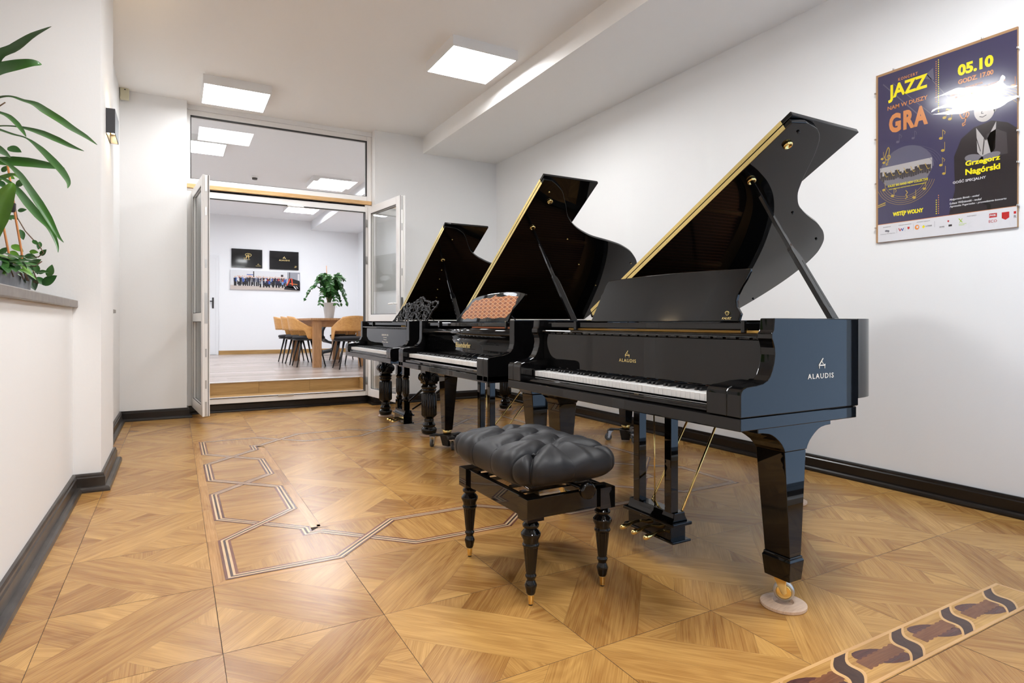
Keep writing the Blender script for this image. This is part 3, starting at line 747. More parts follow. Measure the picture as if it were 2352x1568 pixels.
    for x0,x1,z0,z1 in ((a0-.0022,a0-.0002,.0005,.0195),(a0-.0032,a0-.0012,.0240,.0425)):
        q=MB(); q.box(x0,x1,.02,L-.045,z0,z1,M=LM)
        for k in range(22): 
            s_=.05+k*(L-.12)/21; 
            q.box(x0-.0006,x0,s_-.002,s_+.002,(z0+z1)/2-.002,(z0+z1)/2+.002,M=LM)
        q.build('hinge',brass_l,t)
    for (ca,cs) in cfg['cups']:
        q=MB(); q.lathe([(.020,0),(.020,-.009),(.017,-.012),(.013,-.013),(.011,-.006),(.0,-.006)],n=24,M=LM@Matrix.Translation((ca,cs,0))); q.build('prop_cup',brass,t)
    for (ca,cs) in cfg['bumpers']:
        q=MB(); q.lathe([(.006,0),(.006,-.006),(.004,-.008)],n=10,M=LM@Matrix.Translation((ca,cs,0))); q.build('lid_bumper',satin if cfg['style']=='plain' else brass_l,t)
    # --- lid prop
    pb=Vector(cfg['prop']); ca,cs=cfg['propcup']; pt=LM@Vector((ca,cs,-.006)); d=(pt-pb); ln=d.length; d.normalize()
    sx=Vector((1,0,0))-d*d.x; sx.normalize(); sy=d.cross(sx)
    PM=Matrix(((sx.x,sy.x,d.x,pb.x),(sx.y,sy.y,d.y,pb.y),(sx.z,sy.z,d.z,pb.z),(0,0,0,1)))
    q=MB(); h=ln*cfg.get('propk',.45)
    q.prism([(-.019,0),(.021,0),(.019,h*.86),(.012,h*.96),(.003,h),(-.015,h),(-.019,h*.95)],-.009,.009,'y',M=PM)
    pr=q.build('lid_prop',LQ,t,bevel=.002)
    q=MB(); q.prism([(-.015,h-.14),(.002,h-.14),(.005,h+.05),(.004,ln-.03),(.003,ln),(-.003,ln),(-.005,ln-.03),(-.014,h+.12)],-.008,.008,'y',M=PM); q.build('prop_stick',LQ,pr,bevel=.002)
    q=MB(); q.box(.004,.015,-.0098,.0098,h*.15,h*.8,M=PM); q.build('short_prop',LQ,pr,bevel=.002)
    # --- lyre
    la,lb0,lb1,lz=cfg['lyre']; bx=.085
    q=MB(); q.box(la,la+bx,lb0,lb1,lz,lz+.066); q.box(la-.008,la+bx+.010,lb0-.022,lb1+.022,lz-.004,lz+.006); q.box(la-.010,la+bx+.012,lb0-.026,lb1+.026,lz+.066,lz+.080)
    q.prism([(la+.002,lz+.080),(la+bx+.004,lz+.080),(la+bx-.008,lz+.100),(la+bx-.012,lz+.118),(la+.014,lz+.118),(la+.010,lz+.098)],lb0-.008,lb1+.008,'y')
    ly=q.build('pedal_lyre',LQ,t,bevel=.003)
    q=MB()
    if cfg['style']!='carved': q.box(la,la+.22,lb0-.02,lb1+.02,lo[0]-.045,lo[0]-.001)
    else: q.box(la,la+.12,lb0-.03,lb1+.03,lo[0]-.06,lo[0]-.001)
    q.build('lyre_block',LQ,ly,bevel=.003)
    if cfg['style']!='carved':
        q=MB(); q.lathe([(.010,0),(.012,.012),(.006,.018)],n=14,M=Matrix.Translation((la+.02,lb1+.06,lo[0]-.014))@Matrix.Rotation(R(-90),4,'Y')); q.build('lock_knob',chrome,ly)
        q=MB(); q.box(la+.17,la+.215,lb0-.055,lb0-.0205,lo[0]-.075,lo[0]-.035); q.build('lyre_latch',LQ,ly,bevel=.006)
    for bb in (lb0+.018,lb1-.052+.0):
        q=MB()
        if cfg['style']!='carved': q.box(la+.002,la+.044,bb-.018,bb+.020,lz+.118,lo[0]-.03)
        else:
            c=(la+.03,bb,0); q.box(la+.002,la+.058,bb-.028,bb+.028,lz+.118,lz+.20); q.box(la+.002,la+.058,bb-.028,bb+.028,.50,lo[0]-.03)
            q.lathe([(.024,lz+.20),(.032,lz+.22),(.018,lz+.24),(.030,lz+.27),(.033,lz+.275),(.033,.455),(.026,.47),(.032,.485),(.022,.50)],c=c,n=40,flute=(lz+.274,.456,12,.006))
        q.build('lyre_post',LQ,ly,bevel=.0025)
    for k in range(3):
        bb=lb0+(lb1-lb0)*(.22+.28*k)
        q=MB(); q.tube([(la+.01,bb,lz+.030),(la-.03,bb,lz+.026),(la-.05,bb,lz+.020),(la-.072,bb,lz+.018),(la-.088,bb,lz+.016),(la-.094,bb,lz+.014)],[.006,.006,.008,.012,.010,.003],n=12); q.build('pedal',brass,ly)
    for (p,r_) in cfg['rods']:
        q=MB(); q.tube([(p[0][0],p[0][1],p[0][2]),(p[1][0],p[1][1],p[1][2])] if len(p)==2 else p,r_,n=10); q.build('brace_rod',cfg.get('rodm',brass),ly)
    # --- legs
    for kind,c in cfg['legs']:
        q=MB()
        if kind=='square':
            sd=-1 if c[1]<W/2 else 1; mid=abs(c[1]-W/2)<.3
            interp_stack([(lo[0]-.0005,.191,.100),(lo[0]-.017,.191,.100),(lo[0]-.018,.160,.092),(lo[0]-.021,.140,.086),(lo[0]-.027,.123,.080),(lo[0]-.036,.107,.074),(lo[0]-.050,.088,.068),(lo[0]-.064,.073,.063),(lo[0]-.080,.062,.060),(lo[0]-.090,.058,.058)],c,q,plumb=None if mid else (sd,c[1]+sd*.058))
            interp_stack([(lo[0]-.091,.056,.057),(.200,.030,.049)],c,q,plumb=None if mid else (sd,c[1]+sd*.056))
            c2=(c[0],c[1]+(0 if mid else sd*.007)); interp_stack([(.200,.031,.050),(.197,.034,.052),(.192,.034,.052),(.185,.038,.055),(.182,.038,.055),(.117,.032,.049)],c2,q)
        elif kind=='plain':
            sd=-1 if c[1]<W/2 else 1; mid=abs(c[1]-W/2)<.3
            interp_stack([(lo[0]-.0005,.10,.095),(lo[0]-.02,.10,.095),(lo[0]-.035,.085,.085),(lo[0]-.060,.070,.074),(lo[0]-.085,.060,.064)],c,q,plumb=None if mid else (sd,c[1]+sd*.064))
            interp_stack([(lo[0]-.087,.056,.060),(.135,.033,.036)],c,q,plumb=None if mid else (sd,c[1]+sd*.062))
        else:
            CC=(c[0],c[1],0)
            q.lathe([(.050,.0185),(.062,.024),(.069,.045),(.066,.065),(.050,.078),(.054,.088),(.058,.098),(.048,.110),(.040,.125),(.043,.135),(.038,.150),(.044,.158),(.060,.172),(.068,.180),(.068,.360),(.060,.372),(.050,.378),(.060,.390),(.066,.400),(.058,.412),(.072,.428),(.060,.440),(.056,.455)],c=CC,n=72,flute=(.179,.361,18,.008))
            q.box(c[0]-.058,c[0]+.058,c[1]-.058,c[1]+.058,.455,lo[0]-.02); q.box(c[0]-.10,c[0]+.10,c[1]-.10,c[1]+.10,lo[0]-.03,lo[0]-.0005)
            for ax in (0,1):
                for sg in (-1,1):
                    for off in ((-.038,.038) if ax else (0,)):
                        for rad in (.040,.028,.016):
                            M=Matrix.Translation((c[0]+(sg*.060 if ax==0 else off),c[1]+(sg*.060 if ax==1 else 0),.510))@(Matrix.Rotation(R(90),4,'Y') if ax==0 else Matrix.Rotation(R(90),4,'X'))
                            k=.040-rad; q.lathe([(rad,-.012-k*.5),(rad,.012+k*.5)],n=20,M=M)
        o=q.build('leg',LQ,t,bevel=.0025)
        if kind=='square' :
            q=MB(); wc=(c[0]+.032,c[1]+.012,.047+.006); an=R(215)
            RM=Matrix.Translation(wc)@Matrix.Rotation(an,4,'Z')@Matrix.Rotation(R(90),4,'Y')
            q.lathe([(.028,-.013),(.034,-.010),(.035,0),(.034,.010),(.028,.013)],n=28,M=RM,mi=1); q.lathe([(.026,-.0135),(.022,-.015),(.012,-.013)],n=24,M=RM); q.lathe([(.012,.013),(.022,.015),(.026,.0135)],n=24,M=RM)
            FM=Matrix.Translation((c[0],c[1],0))@Matrix.Rotation(an,4,'Z')
            dx=Vector((wc[0]-c[0],wc[1]-c[1],0)); 
            for sg in (-1,1):
                v=Matrix.Rotation(an,4,'Z')@Vector((sg*.019,0,0)); w=Matrix.Rotation(an,4,'Z')@Vector((sg*.003,0,0))
                p0=Vector((c[0],c[1],.117))+v*1; p1=Vector(wc)+v
                side=Vector((0,0,1)).cross(v.normalized())
                pl=[p0-side*.022,p0+side*.016,p1+side*.010+Vector((0,0,.0)),p1-Vector((0,0,.010)),p1-side*.010]
                q.raw([p-w for p in pl]+[p+w for p in pl],[(0,1,2,3,4),(9,8,7,6,5)]+[(i,(i+1)%5,5+(i+1)%5,5+i) for i in range(5)])
            q.tube([tuple(Vector(wc)+Matrix.Rotation(an,4,'Z')@Vector((-.023,0,0))),tuple(Vector(wc)+Matrix.Rotation(an,4,'Z')@Vector((.023,0,0)))],.0045)
            q.build('caster',[brass,steel],o)
        elif kind=='plain':
            q=MB(); q.lathe([(.030,.1012),(.034,.112),(.036,.135),(.033,.137)],c=(c[0],c[1],0),n=16); o2=q.build('ferrule',brass_l,o); o2.location=(0,0 if abs(c[1]-W/2)<.3 else (-1 if c[1]<W/2 else 1)*.026,0)
    return t
def cup(x,y,label,grp=None,r=.076,h=.018,dish=True):
    q=MB(); q.lathe([(r*.97,0),(r,.003),(r,h*.62),(r*.93,h*.72),(r*.50,h),(r*.44,h*.92),(r*.40,.006),(0,.006)] if dish else [(r*.97,0),(r,.003),(r,h*.62),(r*.93,h*.8),(r*.7,h),(0,h)],n=40)
    o=q.build('caster_cup',pale_wood); o.data.polygons.foreach_set('use_smooth',[False]*len(o.data.polygons)); o.location=(x,y,.0); return tag(o,label,'caster cup',grp)
def dolly(x,y,rz,label,grp=None):
    t=empty('piano_dolly',(x,y,0),label,'dolly',grp,rz); gm=mat('dark_cast_metal',(.03,.03,.03),.4,.6,bump=(90,.5)); wm=mat('grey_rubber_wheel',(.10,.10,.10),.45)
    q=MB(); q.frustum((0,0,.012),(.034,.034),(0,0,.100),(.050,.050))
    for k in range(3):
        a=2*PI*k/3; M=Matrix.Rotation(a,4,'Z'); q.box(.02,.135,-.026,.026,.088,.100,M=M); q.box(.10,.150,-.034,.034,.084,.092,M=M)
    q.build('dolly_frame',gm,t,bevel=.004)
    for k in range(3):
        a=2*PI*k/3; M=Matrix.Rotation(a,4,'Z')@Matrix.Translation((.128,0,0))@Matrix.Rotation(k*1.1+.4,4,'Z')
        q=MB(); q.lathe([(.022,-.011),(.029,-.009),(.030,0),(.029,.009),(.022,.011)],n=20,M=M@Matrix.Translation((.018,0,.0302))@Matrix.Rotation(R(90),4,'X'),mi=1)
        q.lathe([(.010,-.013),(.010,.013)],n=12,M=M@Matrix.Translation((.018,0,.0302))@Matrix.Rotation(R(90),4,'X'))
        for sg in (-1,1): q.prism([(-.012,.080),(.022,.080),(.026,.026),(.012,.024)],sg*.015-.0015,sg*.015+.0015,'y',M=M)
        q.box(-.020,.022,-.018,.018,.076,.086,M=M); q.build('caster',[steel,wm],t)
    return t
PROF1=[(0,.690),(0,.762),(.003,.772),(.010,.780),(.028,.786),(.070,.789),(.105,.794),(.125,.803),(.140,.818),(.150,.838),(.158,.860),(.162,.885),(.160,.908),(.153,.928),(.147,.938),(.147,.955),(.156,.966),(.160,1.004)]
PROF2=[(0,.656),(0,.776),(.003,.786),(.012,.793),(.040,.797),(.095,.803),(.125,.810),(.148,.822),(.163,.840),(.170,.865),(.172,1.004)]
PROF3=[(0,.690),(-.004,.740),(0,.762),(.006,.772),(.020,.777),(.085,.783),(.115,.792),(.138,.806),(.150,.822),(.152,.835),(.160,.840),(.160,1.004)]
C1=[(.62,1.497),(.703,1.484),(.766,1.448),(.816,1.395),(.848,1.352),(.88,1.303),(.915,1.25),(.949,1.203),(.996,1.146),(1.054,1.098),(1.10,1.068),(1.148,1.045),(1.22,1.016),(1.301,.989),(1.37,.967),(1.435,.940),(1.49,.914),(1.543,.880),(1.584,.847),(1.618,.809),(1.648,.768),(1.672,.724),(1.697,.640),(1.712,.518),(1.708,.40),(1.690,.28),(1.662,.16),(1.63,.06),(1.60,0)]
C2=[(.62,1.53),(.665,1.507),(.733,1.462),(.77,1.42),(.805,1.375),(.84,1.33),(.870,1.285),(.908,1.237),(.969,1.185),(1.029,1.145),(1.08,1.118),(1.141,1.092),(1.21,1.067),(1.28,1.050),(1.37,1.034),(1.461,1.015),(1.54,.995),(1.613,.968),(1.69,.932),(1.757,.886),(1.815,.838),(1.863,.780),(1.893,.704),(1.903,.60),(1.895,.45),(1.87,.30),(1.82,.12),(1.78,0)]
C3=[(.62,1.56),(.68,1.55),(.726,1.527),(.765,1.50),(.799,1.460),(.835,1.41),(.870,1.350),(.929,1.264),(.98,1.215),(1.057,1.158),(1.13,1.118),(1.21,1.08),(1.302,1.048),(1.42,1.015),(1.55,.985),(1.68,.95),(1.78,.90),(1.86,.84),(1.92,.75),(1.95,.63),(1.95,.48),(1.92,.28),(1.86,.10),(1.82,0)]
def smooth_curve(C):
    out=[]; n=len(C)
    for i in range(n-1):
        p0=C[max(i-1,0)];p1=C[i];p2=C[i+1];p3=C[min(i+2,n-1)]
        for k in range(3):
            t=k/3; out.append(tuple(.5*((2*p1[j])+(p2[j]-p0[j])*t+(2*p0[j]-5*p1[j]+4*p2[j]-p3[j])*t*t+(3*p1[j]-p0[j]-3*p2[j]+p3[j])*t**3) for j in (0,1)))
    return out+[C[-1]]
C1=smooth_curve(C1); C2=smooth_curve(C2); C3=smooth_curve(C3)
def dsk(pts,Ys,k): return [((y*k)-Ys,.99+(z-.99)*k) for y,z in pts]
D1=dsk([(2.33,.993),(2.33,1.0),(2.300,1.09),(2.296,1.12),(2.284,1.135),(2.278,1.167),(2.262,1.186),(2.18,1.190),(2.0,1.193),(1.828,1.193),(1.63,1.189),(1.456,1.183),(1.455,1.172),(1.465,1.146),(1.480,1.118),(1.490,1.090),(1.492,1.069),(1.483,1.045),(1.460,1.020),(1.462,1.012),(1.464,.993)],1.283,1.08)
p1=piano('grand_piano','large black grand piano nearest the viewer, with lettering on its side, behind the stool',1.533,1.283,1.497,dict(style='plain',curve=C1,lidlen=1.497,profile=PROF1,keys=(.151,1.357),ka=.082,ang=30.1,la0=.545,desk=(D1,.344,.400),
  cups=[(.642,1.174),(.633,1.386)],bumpers=[(.622,1.452),(1.11,1.018),(1.509,.852),(1.656,.242)],prop=(.520,.028,.998),propcup=(.642,1.174),lyre=(.247,.558,.822,.084),propk=.47,
  rods=[([(.320,.567,.20),(1.05,.87,.79)],.0055),([(.320,.747,.20),(1.05,1.05,.79)],.0055),([(.275,.68,.20),(.278,.69,.62)],.003),([(.275,.66,.19),(.28,.67,.21),(.278,.70,.235)],.002)],
  legs=[('square',(.292,.074)),('square',(.292,1.497-.074)),('square',(1.40,.84))]))
# lettering on the near piano
SD=-.0008
text_mesh('lettering','ALAUDIS',pale_ink,width=.143,height=.0175,off=.012,parent=p1,loc=(.402,SD,.798),rot=FY,space=1.25)
emblem('emblem',pale_ink,p1,(.408,SD,.832),FY,.036,.036)
text_mesh('lettering','ALAUDIS',gold_ink,width=.112,height=.0145,off=.010,parent=p1,loc=(.1862,.757,.817),rot=FX,space=1.25)
emblem('emblem',gold_ink,p1,(.1862,.757,.838),FX,.030,.030)
text_mesh('lettering','KALISZ',gold_ink,width=.046,height=.009,off=.012,parent=p1,loc=(.3445,.355,1.002),rot=(R(90-15.6),0,R(-90)),shear=.2)
q=MB(); q.tube([(0,math.cos(t)*.012*(1-t/14),math.sin(t)*.008) for t in [k*.6 for k in range(18)]],.0012,n=5); o=q.build('emblem',gold_ink,p1); o.location=(.3488,.355,1.026)
# damper-side tuning note strip
q=MB(); q.box(.098,.112,1.378,1.381,.745,.790); q.build('serial_plate',gold_ink,p1)

def latmat():
    m=bpy.data.materials.new('veneer_lattice'); m.use_nodes=True; nt=m.node_tree; p=nt.nodes['Principled BSDF']; L=nt.links.new
    uv=nt.nodes.new('ShaderNodeUVMap'); uv.uv_map='UVMap'; sp=nt.nodes.new('ShaderNodeSeparateXYZ'); L(uv.outputs[0],sp.inputs[0])
    def mth(op,a,b=None):
        n=nt.nodes.new('ShaderNodeMath'); n.operation=op
        for i,v in enumerate((a,b)):
            if v is None: continue
            if isinstance(v,(int,float)): n.inputs[i].default_value=v
            else: L(v,n.inputs[i])
        return n.outputs[0]
    x=mth('MULTIPLY',sp.outputs[0],14); y=mth('MULTIPLY',sp.outputs[1],38)
    u=mth('ADD',x,y); v=mth('SUBTRACT',x,y)
    lu=mth('ABSOLUTE',mth('SUBTRACT',mth('FRACT',u),.5)); lv=mth('ABSOLUTE',mth('SUBTRACT',mth('FRACT',v),.5))
    ln=mth('GREATER_THAN',mth('MAXIMUM',lu,lv),.435)
    ck=mth('GREATER_THAN',mth('FRACT',mth('MULTIPLY',mth('ADD',mth('FLOOR',u),mth('FLOOR',v)),.5)),.25)
    c1=nt.nodes.new('ShaderNodeMix'); c1.data_type='RGBA'; c1.inputs[6].default_value=(*srgb(190,112,62),1); c1.inputs[7].default_value=(*srgb(150,84,48),1); L(ck,c1.inputs[0])
    c2=nt.nodes.new('ShaderNodeMix'); c2.data_type='RGBA'; L(c1.outputs[2],c2.inputs[6]); c2.inputs[7].default_value=(*srgb(232,178,120),1); L(ln,c2.inputs[0])
    L(c2.outputs[2],p.inputs['Base Color']); p.inputs['Roughness'].default_value=.25; return m
K2=1.063
D2=dsk([(4.008,.993),(3.99,1.01),(3.90,1.075),(3.80,1.135),(3.773,1.152),(3.678,1.169),(3.5,1.179),(3.299,1.182),(3.147,1.174),(3.06,1.160),(3.058,1.150),(3.082,1.132),(3.15,1.085),(3.19,1.06),(3.222,.997),(3.23,.993)],2.994,K2)
I2=[(3.914,1.024),(3.90,1.045),(3.86,1.07),(3.83,1.08),(3.79,1.105),(3.77,1.125),(3.715,1.145),(3.67,1.140),(3.62,1.15),(3.56,1.152),(3.50,1.148),(3.46,1.158),(3.43,1.170),(3.41,1.156),(3.34,1.152),(3.26,1.158),(3.19,1.150),(3.132,1.146),(3.15,1.128),(3.155,1.10),(3.18,1.085),(3.195,1.055),(3.23,1.035),(3.26,1.018),(3.33,1.022),(3.42,1.014),(3.50,1.024),(3.58,1.014),(3.66,1.022),(3.74,1.012),(3.80,1.020),(3.86,1.012)]
I2=dsk(I2,2.994,K2)
p2=piano('grand_piano','middle of the three black grand pianos, orange veneer panel on its music desk',1.520,2.994,1.53,dict(style='barrel',lac=lacquer,curve=C2,lidlen=1.545,profile=PROF2,bedz=(.650,.690),keys=(.150,1.420),ka=.048,kz=.750,fa=.195,ang=35.6,la0=.555,desk=(D2,.366,.40),inlay=I2,inlaym=latmat(),
  cups=[(.676,1.105),(.687,1.36)],bumpers=[(.64,1.44),(1.02,1.02),(1.28,.75),(1.6,.50),(1.78,.80)],prop=(.610,.030,.998),propcup=(.676,1.105),lyre=(.30,.56,.78,.084),felt=.42,strip_mat=mat('orange_wood_block',srgb(206,110,42),.5),
  rods=[([(.37,.57,.20),(1.12,.87,.79)],.0055),([(.37,.74,.20),(1.12,1.04,.79)],.0055),([(.33,.66,.20),(.33,.66,.62)],.003)],
  legs=[('plain',(.375,.105)),('plain',(.375,1.53-.105)),('plain',(1.77,.93))]))
text_mesh('lettering','Bösendorfer',gold_ink,width=.24,height=.036,off=.014,parent=p2,loc=(.1953,.755,.818),rot=FX)
K3=1.133
D3=dsk([(5.417,.989),(5.36,1.03),(5.30,1.075),(5.24,1.12),(5.181,1.145),(5.12,1.160),(5.05,1.148),(4.99,1.155),(4.932,1.171),(4.86,1.195),(4.80,1.203),(4.758,1.192),(4.71,1.168),(4.66,1.165),(4.62,1.160),(4.55,1.148),(4.49,1.158),(4.43,1.155),(4.414,1.138),(4.43,1.11),(4.489,1.09),(4.51,1.05),(4.53,1.02),(4.567,.990)],4.82,K3)
p3=piano('grand_piano','farthest black grand piano by the glazed door, with carved openwork music desk and turned legs',1.550,4.820,1.50,dict(style='carved',curve=C3,lidlen=1.575,profile=PROF3,keys=(.120,1.390),ka=.030,kz=.740,fa=.185,ang=32,la0=.562,desk=(D3,.44,.50),
  cups=[(.704,1.093)],bumpers=[(.689,1.402),(.75,.93),(.78,.78),(.82,.60),(.86,.45)],prop=(.640,.03,.998),propcup=(.704,1.093),lyre=(.270,.46,.72,.066),rodm=lacquer,felt=.2,
  rods=[([(.36,.47,.19),(.52,.30,.34),(.66,.14,.50),(.70,.10,.60)],[.008,.012,.008,.006]),([(.36,.71,.19),(.52,.60,.36),(.66,.50,.52),(.70,.46,.62)],[.008,.012,.008,.006])],
  legs=[('turned',(.390,.130)),('turned',(.390,1.380)),('turned',(1.714,1.158))]))
for k,(s_,w,z) in enumerate((('KERNTOPF i SYN',.20,.862),('Dostawcy',.11,.842),('Dworu',.09,.822),('Warszawa   Kraków',.19,.800))):
    text_mesh('lettering',s_,pale_ink,width=w,height=.012 if k else .018,off=.01,parent=p3,loc=(.184,.74,z),rot=FX)
cup(1.533+.325,1.283+.088,'pale round wooden caster cup under the near piano leg, by the ribbon inlay')
cup(1.533+.325,1.283+1.497-.062,'pale wooden caster cup of the near piano, hidden behind the stool cushion')
cup(1.533+1.433,1.283+.852,'pale wooden caster cup of the near piano, hidden behind its front leg')
for (a,b),tx in (((.390,.130),'pale wooden caster cup under the turned leg beside the middle piano'),((.390,1.380),'pale wooden caster cup under the turned leg nearest the glazed door'),((1.714,1.158),'pale wooden caster cup under the rear turned leg near the corner')):
    cup(1.55+a,4.82+b,tx,r=.078,dish=False)
dolly(1.895,2.994+1.425,.35,'black metal spider dolly with small wheels under the middle piano, left of the stool')
dolly(1.895,2.994+.105,.1,'metal spider dolly under the middle piano, hidden behind the stool cushion')
dolly(3.29,2.994+.93,2.4,'metal spider dolly under the rear leg of the middle piano by the skirting')

# ================================================================== STOOL
st=empty('piano_stool',(1.245,2.058,0),'black piano stool with buttoned black leather seat and brass tipped turned legs','stool')
for sx in (-1,1):
    for sy in (-1,1):
        c=(sx*.157,sy*.251,0)
        q=MB(); q.lathe([(.0125,.037),(.0165,.045),(.0175,.052),(.021,.066),(.022,.072),(.017,.083),(.0145,.090),(.0185,.098),(.0205,.104),(.0165,.112),(.0180,.120),(.0265,.205),(.0300,.209),(.0305,.215),(.0270,.220),(.0285,.232),(.0355,.246),(.0350,.254),(.0270,.264),(.0205,.270),(.0290,.276),(.0300,.284),(.0240,.292),(.0200,.300)],c=c,n=60,flute=(.119,.206,14,.0022))
        q.box(c[0]-.034,c[0]+.034,c[1]-.034,c[1]+.034,.300,.379)
        lg=q.build('leg',lacquer,st,bevel=.0015)
        q=MB(); q.lathe([(.0085,.004),(.0092,.006),(.0118,.033),(.0128,.036),(.0128,.039)],c=c,n=24); q.build('ferrule',brass,lg)
        q=MB(); q.lathe([(.0075,0),(.0075,.005)],c=c,n=16); q.build('foot_pad',gasket,lg)
for sg in (-1,1):
    q=MB(); a,b=sorted((sg*.155,sg*.179)); q.box(a,b,-.216,.216,.306,.377); q.build('frame_rail',lacquer,st,bevel=.002)
    q=MB(); a,b=sorted((sg*.249,sg*.273)); q.box(-.122,.122,a,b,.306,.377); q.build('frame_rail',lacquer,st,bevel=.002)
for k,yy in enumerate((-.17,-.09,.09,.17)):
    q=MB(); q.box(-.150,.150,yy-.012,yy+.012,.372,.378,M=Matrix.Translation((0,0,0))); q.build('support_bar',chrome,st)
for sg in (-1,1):
    q=MB(); q.tube([(sg*.10,-.16,.372),(sg*.10,.12,.405)],.007); q.build('lift_arm',chrome,st)
    q=MB(); q.tube([(sg*.085,.16,.372),(sg*.085,-.12,.405)],.007); q.build('lift_arm',chrome,st)
q=MB(); q.lathe([(.022,0),(.030,.003),(.0315,.012),(.030,.022),(.023,.026),(.016,.020)],n=30,M=Matrix.Translation((.035,-.335,.393))@Matrix.Rotation(R(-90),4,'X')); q.tube([(.035,-.31,.393),(.035,.30,.393)],.007); kn=q.build('height_knob',lacquer,st)
q=MB(); q.tube([(.035,.31,.393),(.035,.335,.393)],.024,n=24); q.build('height_knob',lacquer,st)
q=MB(); q.box(-.15,.11,-.24,.22,.402,.416); q.build('seat_board',satin,st,bevel=.004)
# cushion
A_,B_,C_=.219,.325,.078; zc=.478
btn=[(x,y) for x in (-.115,.115) for y in (-.225,-.075,.075,.225)]+[(0,y) for y in (-.15,0,.15)]
segs=[]
for x in (-.115,.115):
    for y in (-.225,-.075,.075,.225):
        for yy in (-.15,0,.15):
            if abs(yy-y)<.08: segs.append(((x,y),(0,yy)))
        segs.append(((x,y),(x*2.2,y*1.06)))
segs+=[((0,-.15),(0,-.40)),((0,.15),(0,.40)),((-.115,-.225),(-.205,-.34)),((.115,-.225),(.205,-.34)),((-.115,.225),(-.205,.34)),((.115,.225),(.205,.34))]
def dseg(x,y,s):
    (a,b),(c,d)=s; t=max(0,min(1,((x-a)*(c-a)+(y-b)*(d-b))/((c-a)**2+(d-b)**2))); return math.hypot(x-a-t*(c-a),y-b-t*(d-b))
def spw(v,e): return math.copysign(abs(v)**e,v)
q=MB(); NU,NV=440,150; vs=[]
for j in range(NV+1):
    th=-PI/2+PI*j/NV
    for i in range(NU):
        ph=2*PI*i/NU; ct=spw(math.cos(th),.62) if abs(th)<PI/2-1e-6 else 0
        x=A_*ct*spw(math.cos(ph),.34); y=B_*ct*spw(math.sin(ph),.34); z=C_*spw(math.sin(th),.80)
        if z>-C_*.8:
            db=min(math.hypot(x-a,y-b) for a,b in btn); ds=min(dseg(x,y,s) for s in segs)
            top=max(0,min(1,(z+C_*.25)/(C_*.9)))
            dz=(.030*math.exp(-(db/.022)**1.15)+.012*math.exp(-(ds/.016)**1.2)+.009*math.exp(-(ds/.0042)**1.5)-.008*math.exp(-((ds-.04)/.03)**2))*top
            z-=dz
            rad=math.hypot(x/A_,y/B_); side=max(0,min(1,(rad-.72)/.25))*(1-top*.55)
            k=1-(.026*math.exp(-(ds/.016)**1.2)+.022*math.exp(-(ds/.0045)**1.5))*side; x*=k; y*=k
        vs.append((x,y,z+zc))
fs=[(j*NU+i,j*NU+(i+1)%NU,(j+1)*NU+(i+1)%NU,(j+1)*NU+i) for j in range(NV) for i in range(NU)]
q.raw(vs,fs,smooth=True); cu=q.build('cushion',leather,st,loc=(-.026,-.022,0)); 
from mathutils.bvhtree import BVHTree
bv=BVHTree.FromPolygons([v[:] for v in vs],fs)
for (a,b),(c,d) in segs:
    P_=[]; edge=abs(c)>.2 or abs(d)>.3
    for k in range(15):
        t=.06+.94*k/14; x=a+(c-a)*t; y=b+(d-b)*t; h=bv.ray_cast(Vector((x,y,1)),Vector((0,0,-1)))
        if h[0] is None: break
        P_.append(h[0]+Vector((0,0,.0003)))
    if edge and P_:
        dx,dy=c-a,d-b; l=math.hypot(dx,dy); dx/=l; dy/=l; e_=P_[-1]
        for zz in [zc+.045-.0075*k for k in range(14)]:
            if zz>e_.z-.004: continue
            h=bv.ray_cast(Vector((e_.x+dx*.3,e_.y+dy*.3,zz)),Vector((-dx,-dy,0)))
            if h[0] is not None: P_.append(h[0]+Vector((dx,dy,0))*.0003)
    if len(P_)>2:
        q=MB(); q.tube([tuple(p) for p in P_],.0011,n=6); q.build('seam',mat('black_thread',(.006,.006,.006),.6),cu)
for a,b in btn:
    q=MB(); zt=zc+C_-.030; q.lathe([(.0095,-.003),(.0085,.002),(.004,.0045),(.0,.005)],c=(a,b,zt-.002),n=14); q.build('button',leather,cu)

